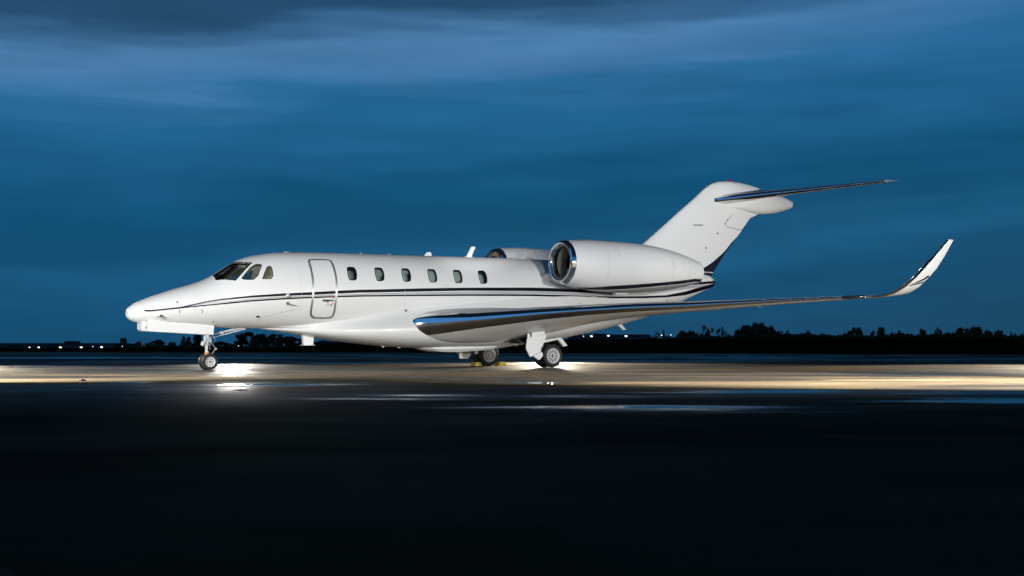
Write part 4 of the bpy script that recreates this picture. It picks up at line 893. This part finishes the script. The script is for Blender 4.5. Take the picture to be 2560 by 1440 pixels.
# ================================================================== BACKGROUND
m = bpy.data.materials.new('foliage'); t = nt_new(m); tc = N(t, 'ShaderNodeTexCoord')
n_1 = N(t, 'ShaderNodeTexNoise', {'Vector': tc.outputs['Object'], 'Scale': .9, 'Detail': 4}); gc = ramp(t, n_1.outputs[0], [(.35, (.035, .055, .03)), (.65, (.08, .11, .055))])
p = N(t, 'ShaderNodeBsdfPrincipled', {'Base Color': gc, 'Roughness': .9, 'Specular IOR Level': .1}); N(t, 'ShaderNodeOutputMaterial', {0: p.outputs[0]}); M['leaf'] = m
M['bark'] = principled('bark', (.04, .034, .028), .9)
def tree_meshes(kind, seed):
    """unit tree: height 1, crown half width 1 (scaled later)"""
    rnd = random.Random(seed); tv = MB(); tips = []
    tr_h = {'round': .30, 'tall': .22, 'sparse': .32, 'bush': .12, 'cone': .1}[kind]
    tv.tube([(0, 0, -.02), (.02, .0, tr_h), (.0, .02, .75)], [.045, .034, .012], 7)
    for k in range(16 if kind == 'sparse' else 9):
        a = rnd.uniform(0, 6.283); z0 = rnd.uniform(tr_h, .6); r = rnd.uniform(.4, .85); z1_ = z0+rnd.uniform(.15, .35)
        tip = (r*math.cos(a), r*math.sin(a), min(.95, z1_)); tv.tube([(0, 0, z0), (tip[0]*.5, tip[1]*.5, (z0+tip[2])/2+.02), tip], [.018, .010, .004], 5); tips.append(tip)
    cl = []
    nc = {'round': 30, 'tall': 34, 'sparse': 22, 'bush': 26, 'cone': 34}[kind]
    for k in range(nc):
        u = rnd.random()
        if kind == 'cone': z = .12+.86*u; rad = (1-u)*.95*rnd.uniform(.5, 1); cr = .10+.14*(1-u)
        elif kind == 'tall': z = .18+.75*u; rad = .75*rnd.random()**.5*(.6+.4*math.sin(math.pi*u)); cr = rnd.uniform(.14, .24)
        elif kind == 'bush': z = .06+.75*u; rad = rnd.random()**.5*math.sqrt(max(0, 1-u*u))*.95; cr = rnd.uniform(.16, .26)
        else: z = tr_h+.06+(.88-tr_h)*u; rad = .85*rnd.random()**.5*math.sqrt(max(0.05, 1-(2*u-.9)**2*.8)); cr = rnd.uniform(.14, .24)*(.75 if kind == 'sparse' else 1)
        a = rnd.uniform(0, 6.283); cl.append((rad*math.cos(a), rad*math.sin(a), z, cr))
    V, F = [], []
    nl = 30 if kind == 'sparse' else 90
    for (x, y, z, cr) in cl:
        for i in range(nl):
            d = Vector((rnd.gauss(0, 1), rnd.gauss(0, 1), rnd.gauss(0, 1))).normalized()*cr*rnd.uniform(.25, 1.05); c = Vector((x+d.x, y+d.y, z+d.z*.62))
            a = Vector((rnd.gauss(0, 1), rnd.gauss(0, 1), rnd.gauss(0, 1))).normalized(); b_ = a.orthogonal().normalized(); s = rnd.uniform(.035, .085)
            c.z = max(.02, min(1.0, c.z)); b0 = len(V); V += [c-a*s, c+b_*s*.7, c+a*s, c-b_*s*.7]; F.append((b0, b0+1, b0+2, b0+3))
    me = bpy.data.meshes.new('crown'); me.from_pydata([tuple(v) for v in V], [], F); me.materials.append(M['leaf'])
    mt = bpy.data.meshes.new('trunk'); mt.from_pydata(tv.v, [], tv.f); mt.materials.append(M['bark'])
    return me, mt
TK = {k: [tree_meshes(k, i*7+len(k)) for i in range(3)] for k in ('round', 'tall', 'sparse', 'bush', 'cone')}
ADJ = {'round': 'round-crowned dark', 'tall': 'tall narrow dark', 'sparse': 'thin-leaved see-through', 'bush': 'low bushy dark', 'cone': 'small pointed dark'}
TREES = [  # px, top y, half width px, kind, where
 (309, 845, 9, 'tall', 'standing alone at the right end of the long hangar'), (347, 852, 11, 'bush', 'below the very tip of the nose'), (367, 854, 9, 'bush', 'under the front nose gear door'), (395, 850, 13, 'round', 'under the middle of the nose gear door'),
 (429, 853, 14, 'bush', 'left of the pointed tree near the nose gear'), (459, 841, 12, 'cone', 'just left of the tree beside the nose gear strut'), (490, 838, 16, 'round', 'touching the nose gear strut on its left'), (552, 852, 27, 'bush', 'just right of the nose gear under the brace'),
 (590, 859, 12, 'bush', 'in the gap right of the nose gear brace'), (615, 831, 20, 'round', 'under the cockpit, largest and leftmost of the four there'), (648, 836, 18, 'round', 'under the cockpit, second of the four there'), (687, 836, 23, 'round', 'under the cockpit, third of the four there'), (730, 842, 22, 'round', 'left of the white belly mast'), (806, 849, 24, 'bush', 'right of the white belly mast'),
 (1625, 836, 18, 'bush', 'at the right end of the lamp-lit buildings'), (1643, 829, 9, 'sparse', 'left of the small pointed tree behind the wing'), (1659, 826, 8, 'cone', 'below the tail cone, beside a tiny light'), (1696, 832, 8, 'bush', 'between the pointed tree and the twin crowns'), (1709, 828, 13, 'round', 'left one of the twin crowns under the tail'), (1729, 828, 12, 'round', 'right one of the twin crowns under the tail'),
 (1763, 811, 20, 'sparse', 'tallest thin crown, under the tip of the tail cone'), (1803, 819, 15, 'sparse', 'right of the tallest thin crown'), (1822, 832, 9, 'bush', 'low between two thin crowns'), (1837, 825, 9, 'sparse', 'just left of the big dark clump'), (1866, 815, 21, 'round', 'left shoulder of the big dark clump'), (1895, 809, 23, 'round', 'highest crown of the big dark clump'),
 (1924, 817, 19, 'round', 'right shoulder of the big dark clump'), (1946, 827, 15, 'bush', 'at the right foot of the big dark clump'), (1966, 822, 18, 'sparse', 'behind the right foot of the big dark clump'), (2002, 829, 16, 'bush', 'first low crown right of the big clump'), (2020, 826, 10, 'sparse', 'second crown right of the big clump'),
 (2058, 831, 19, 'bush', 'below the middle of the outer wing'), (2083, 831, 12, 'bush', 'below the outer wing, right of a wide low one'), (2108, 832, 12, 'bush', 'low, just left of the lone mushroom-shaped crown'), (2140, 820, 15, 'round', 'lone mushroom-shaped crown below the tip light'), (2170, 831, 13, 'bush', 'low, between the two rounded crowns'), (2199, 820, 15, 'round', 'rounded crown below the foot of the winglet'),
 (2232, 828, 14, 'bush', 'just right of the rounded crown below the winglet foot'), (2246, 824, 10, 'sparse', 'below the curve of the winglet'), (2272, 829, 20, 'bush', 'wide and low below the winglet'), (2307, 824, 10, 'tall', 'narrow, below the winglet stripes'), (2328, 832, 10, 'bush', 'low, right of the narrow one below the winglet'), (2344, 820, 12, 'sparse', 'under the middle of the winglet'),
 (2372, 828, 20, 'bush', 'under the tip of the winglet'), (2405, 821, 20, 'round', 'left half of the wide double crown right of the winglet'), (2443, 819, 25, 'round', 'right half of the wide double crown right of the winglet'), (2459, 833, 14, 'bush', 'at the right foot of the wide double crown'), (2497, 826, 13, 'round', 'standing apart near the right edge'), (2532, 832, 16, 'sparse', 'second from the right edge'), (2557, 831, 12, 'bush', 'cut by the right edge')]
rnd = random.Random(11)
for i, (px, ty, hw, kind, where) in enumerate(TREES):
    D = 560+rnd.uniform(-50, 60) if px > 1000 else 640+rnd.uniform(-30, 60); zb = -3.05; top = ZC+(HY-ty)*D/FPX; H = top-zb; W = hw/FPX*D*(1.7 if kind in ('round', 'bush') else 1.3)
    o = empty('tree', ((px-1280)/FPX*D, D, zb), rnd.uniform(0, 6.28)); ms_ = TK[kind][i % 3]
    for nm, me in (('crown', ms_[0]), ('trunk', ms_[1])):
        c = bpy.data.objects.new(nm, me); link(c, o); c.scale = (W, W, H)
    tag(o, f'{ADJ[kind]} tree, {where}', 'tree', 'trees along the horizon')
# hedge mass under the trees (reads as one)
def hedge(name, x0, x1, D0_, toppx, n, label, seed, amp=3):
    rnd = random.Random(seed); V, F = [], []
    for i in range(n):
        px = rnd.uniform(x0, x1); D = D0_+rnd.uniform(-12, 12); yt = (toppx(px) if callable(toppx) else toppx)+amp*noise.noise(Vector((px*.03, seed, 0)))+amp*.6*noise.noise(Vector((px*.12, seed, 0)))
        zt = ZC+(HY-yt)*D/FPX; z = -3.1+(zt+3.1)*rnd.random()**.55; c = Vector(((px-1280)/FPX*D, D, z)); a = Vector((rnd.gauss(0, 1), rnd.gauss(0, 1), rnd.gauss(0, 1))).normalized(); b_ = a.orthogonal().normalized(); s = rnd.uniform(.3, .75)
        b0 = len(V); V += [c-a*s, c+b_*s*.7, c+a*s, c-b_*s*.7]; F.append((b0, b0+1, b0+2, b0+3))
    tag(loc_mesh(name, V, F, M['leaf']), label, 'hedge', kind='stuff')
hedge('hedgerow', 1600, 2640, 520, lambda q: float(np.interp(q, [1600, 1640, 1830, 1870, 1990, 2120, 2300, 2470, 2520, 2600], [850, 844, 842, 834, 836, 840, 837, 836, 841, 838])), 36000, 'dense dark scrub below the tree crowns on the right', 3, 7)
hedge('hedgerow', 285, 1300, 600, 865.5, 12000, 'low dark scrub on the horizon behind the nose gear', 5, 2)
hedge('hedgerow', 800, 1640, 420, 856, 16000, 'low dark scrub seen under the belly and wing', 8, 3)

M['hangar'] = principled('hangar_sheet', (.10, .12, .13), .8); M['roof'] = principled('roof_sheet', (.03, .045, .06), .8)
M['lampglow'] = principled('lamp_lens', (.9, .9, .8), .5, emis=(1, .93, .62), estr=4)
M['lampcool'] = principled('lamp_lens_cool', (.9, .9, .9), .5, emis=(.85, .95, 1.), estr=4)
M['post'] = principled('post_metal', (.12, .12, .12), .5, .5)
def wbox(x0, x1, y0, y1, z0, z1): return MB().loft([[(x0, y0, z0), (x1, y0, z0), (x1, y1, z0), (x0, y1, z0)], [(x0, y0, z1), (x1, y0, z1), (x1, y1, z1), (x0, y1, z1)]])
def building(name, px0, px1, ytop, D, dep, label, pilasters, wallm='hangar', door_every=None):
    X0_, X1_ = (px0-1280)/FPX*D, (px1-1280)/FPX*D; zt = ZC+(HY-ytop)*D/FPX; cx = (X0_+X1_)/2; o = empty(name, (cx, D, -3.1)); h = zt+3.1; w = X1_-X0_
    def loc(mb, nm, mt, par=o): return raw(nm, mb.v, mb.f, M[mt], par, False)
    loc(wbox(-w/2, w/2, 0, dep, 0, h*.86), 'wall', wallm)
    mb = MB().loft([[(-w/2-.5, -.6, h*.86), (-w/2-.5, dep/2, h), (-w/2-.5, dep+.6, h*.86)], [(w/2+.5, -.6, h*.86), (w/2+.5, dep/2, h), (w/2+.5, dep+.6, h*.86)]]); loc(mb, 'roof', 'roof')
    for k in range(pilasters):
        xx = -w/2+(k+.5)*w/pilasters; loc(wbox(xx-w/pilasters*.33, xx+w/pilasters*.33, -.12, -.02, 0, h*.66), 'hangar_door', 'roof' if k % 2 else 'hangar')
    tag(o, label, 'building'); return o, h
b1, h1 = building('hangar', -30, 296, 857.5, 930, 40, 'long low hangar with lit wall lamps at the far left', 7)
b2, h2 = building('plant_building', 160, 188, 852.5, 985, 12, 'small taller block showing above the long hangar roof', 2, 'roof')
b3, h3 = building('terminal_building', 1425, 1628, 835.5, 700, 30, 'pale blue-grey building with lamps, seen below the wing root', 5)
b4, h4 = building('shed', 1488, 1512, 833.5, 690, 8, 'narrow block in front of the lamp-lit building below the wing', 1, 'roof')
def lamp_post(px, py, D, r, label, group, cool=False, arm=.6, power=0):
    x, z = (px-1280)/FPX*D, ZC+(HY-py)*D/FPX; o = empty('street_lamp', (x, D, -3.1)); H = z+3.1
    mb = MB().tube([(0, .3, 0), (0, .3, H+.1), (0, .1, H+.25), (0, -.1, H+.1)], [.08, .05, .04, .04], 6); raw('post', mb.v, mb.f, M['post'], o)
    hd_ = MB().loft([[(r*k*math.cos(a), -.1+r*k*math.sin(a), H+q) for a in np.linspace(0, 6.283, 13)[:-1]] for k, q in ((1.05, r*.2), (1.0, r*.45), (.4, r*.7))]); raw('lamp_shade', hd_.v, hd_.f, M['post'], o)
    mb = MB().loft([[(r*k*math.cos(a), -.1+r*k*math.sin(a), H+q) for a in np.linspace(0, 6.283, 13)[:-1]] for k, q in ((.9, r*.18), (.95, -r*.1), (.6, -r*.55), (.15, -r*.7))]); raw('lamp_lens', mb.v, mb.f, M['lampcool' if cool else 'lampglow'], o)
    tag(o, label, 'lamp', group)
G1 = 'lamps along the far hangar'; G2 = 'lamps by the building below the wing'; G3 = 'tiny lights along the horizon behind the nose gear'
for px, py, r, cool, lb in ((74, 868, .45, True, 'small white lamp, leftmost on the long hangar'), (97, 868, .75, True, 'white lamp, second from the left on the long hangar'), (151, 868, .9, False, 'bright warm lamp under the small taller block'), (203, 867.8, .9, False, 'bright warm lamp right of the small taller block'), (254, 867.3, .9, False, 'bright warm lamp at the right part of the long hangar'), (232, 866, .3, True, 'tiny white lamp left of the last bright hangar lamp'), (236, 872, .22, True, 'tiny low light at the field edge, left of a pair'), (248, 872, .22, False, 'tiny low light at the field edge, right of a pair')):
    lamp_post(px, py, 900 if py < 871 else 300, r if py < 871 else r*.4, lb, G1, cool)
for px, py, r, cool, lb in ((1459, 840, .28, True, 'dim white lamp nearest the main wheel'), (1478.5, 840, .62, False, 'bright lamp, second from the left below the wing root'), (1521, 839, .58, False, 'bright lamp in the middle of the pale building'), (1565, 839.5, .72, True, 'brightest cool lamp at the right of the pale building'), (1654, 838, .3, False, 'small light left of the small pointed tree'), (1677, 837, .3, True, 'small light right of the small pointed tree')):
    lamp_post(px, py, 660, r, lb, G2, cool)
for px, py, r, cool, lb in ((305, 866, .3, True, 'faint light in front of the lone tall tree'), (356.5, 866, .62, True, 'white lamp under the front nose gear door'), (555, 866, .26, True, 'tiny light, first right of the nose gear'), (586, 866.5, .3, True, 'tiny light, second right of the nose gear'), (597, 864.5, .34, False, 'tiny light just left of the large round tree'), (616, 866, .3, True, 'tiny light below the large round tree'), (656, 866.3, .26, True, 'tiny light below the second round tree'), (682, 865.5, .26, True, 'tiny light below the third round tree'), (735, 866.5, .26, True, 'tiny light left of the belly mast')):
    lamp_post(px, py, 600, r, lb, G3, cool)

# evening air: thin haze over the whole field
hz = wbox(-1500, 1500, -300, 1150, -4.2, 30); m = bpy.data.materials.new('haze'); t = nt_new(m)
pv = N(t, 'ShaderNodeVolumePrincipled', {'Color': (.8, .88, 1, 1), 'Density': .0012}); o_ = N(t, 'ShaderNodeOutputMaterial'); t.links.new(pv.outputs[0], o_.inputs['Volume'])
tag(raw('haze', hz.v, [tuple(f) for f in hz.f], m, None, False), 'thin evening haze over the airfield', kind='stuff')

dl = bpy.data.lights.new('cockpit_fill_light', 'POINT'); dl.energy = 4; dl.shadow_soft_size = .08; dl.color = (1, .95, .85); do_ = link(bpy.data.objects.new('cockpit_fill_light', dl), jet); do_.location = (3.55-XO, 0, 2.62)  # unseen fill light added to brighten the cockpit behind the glass
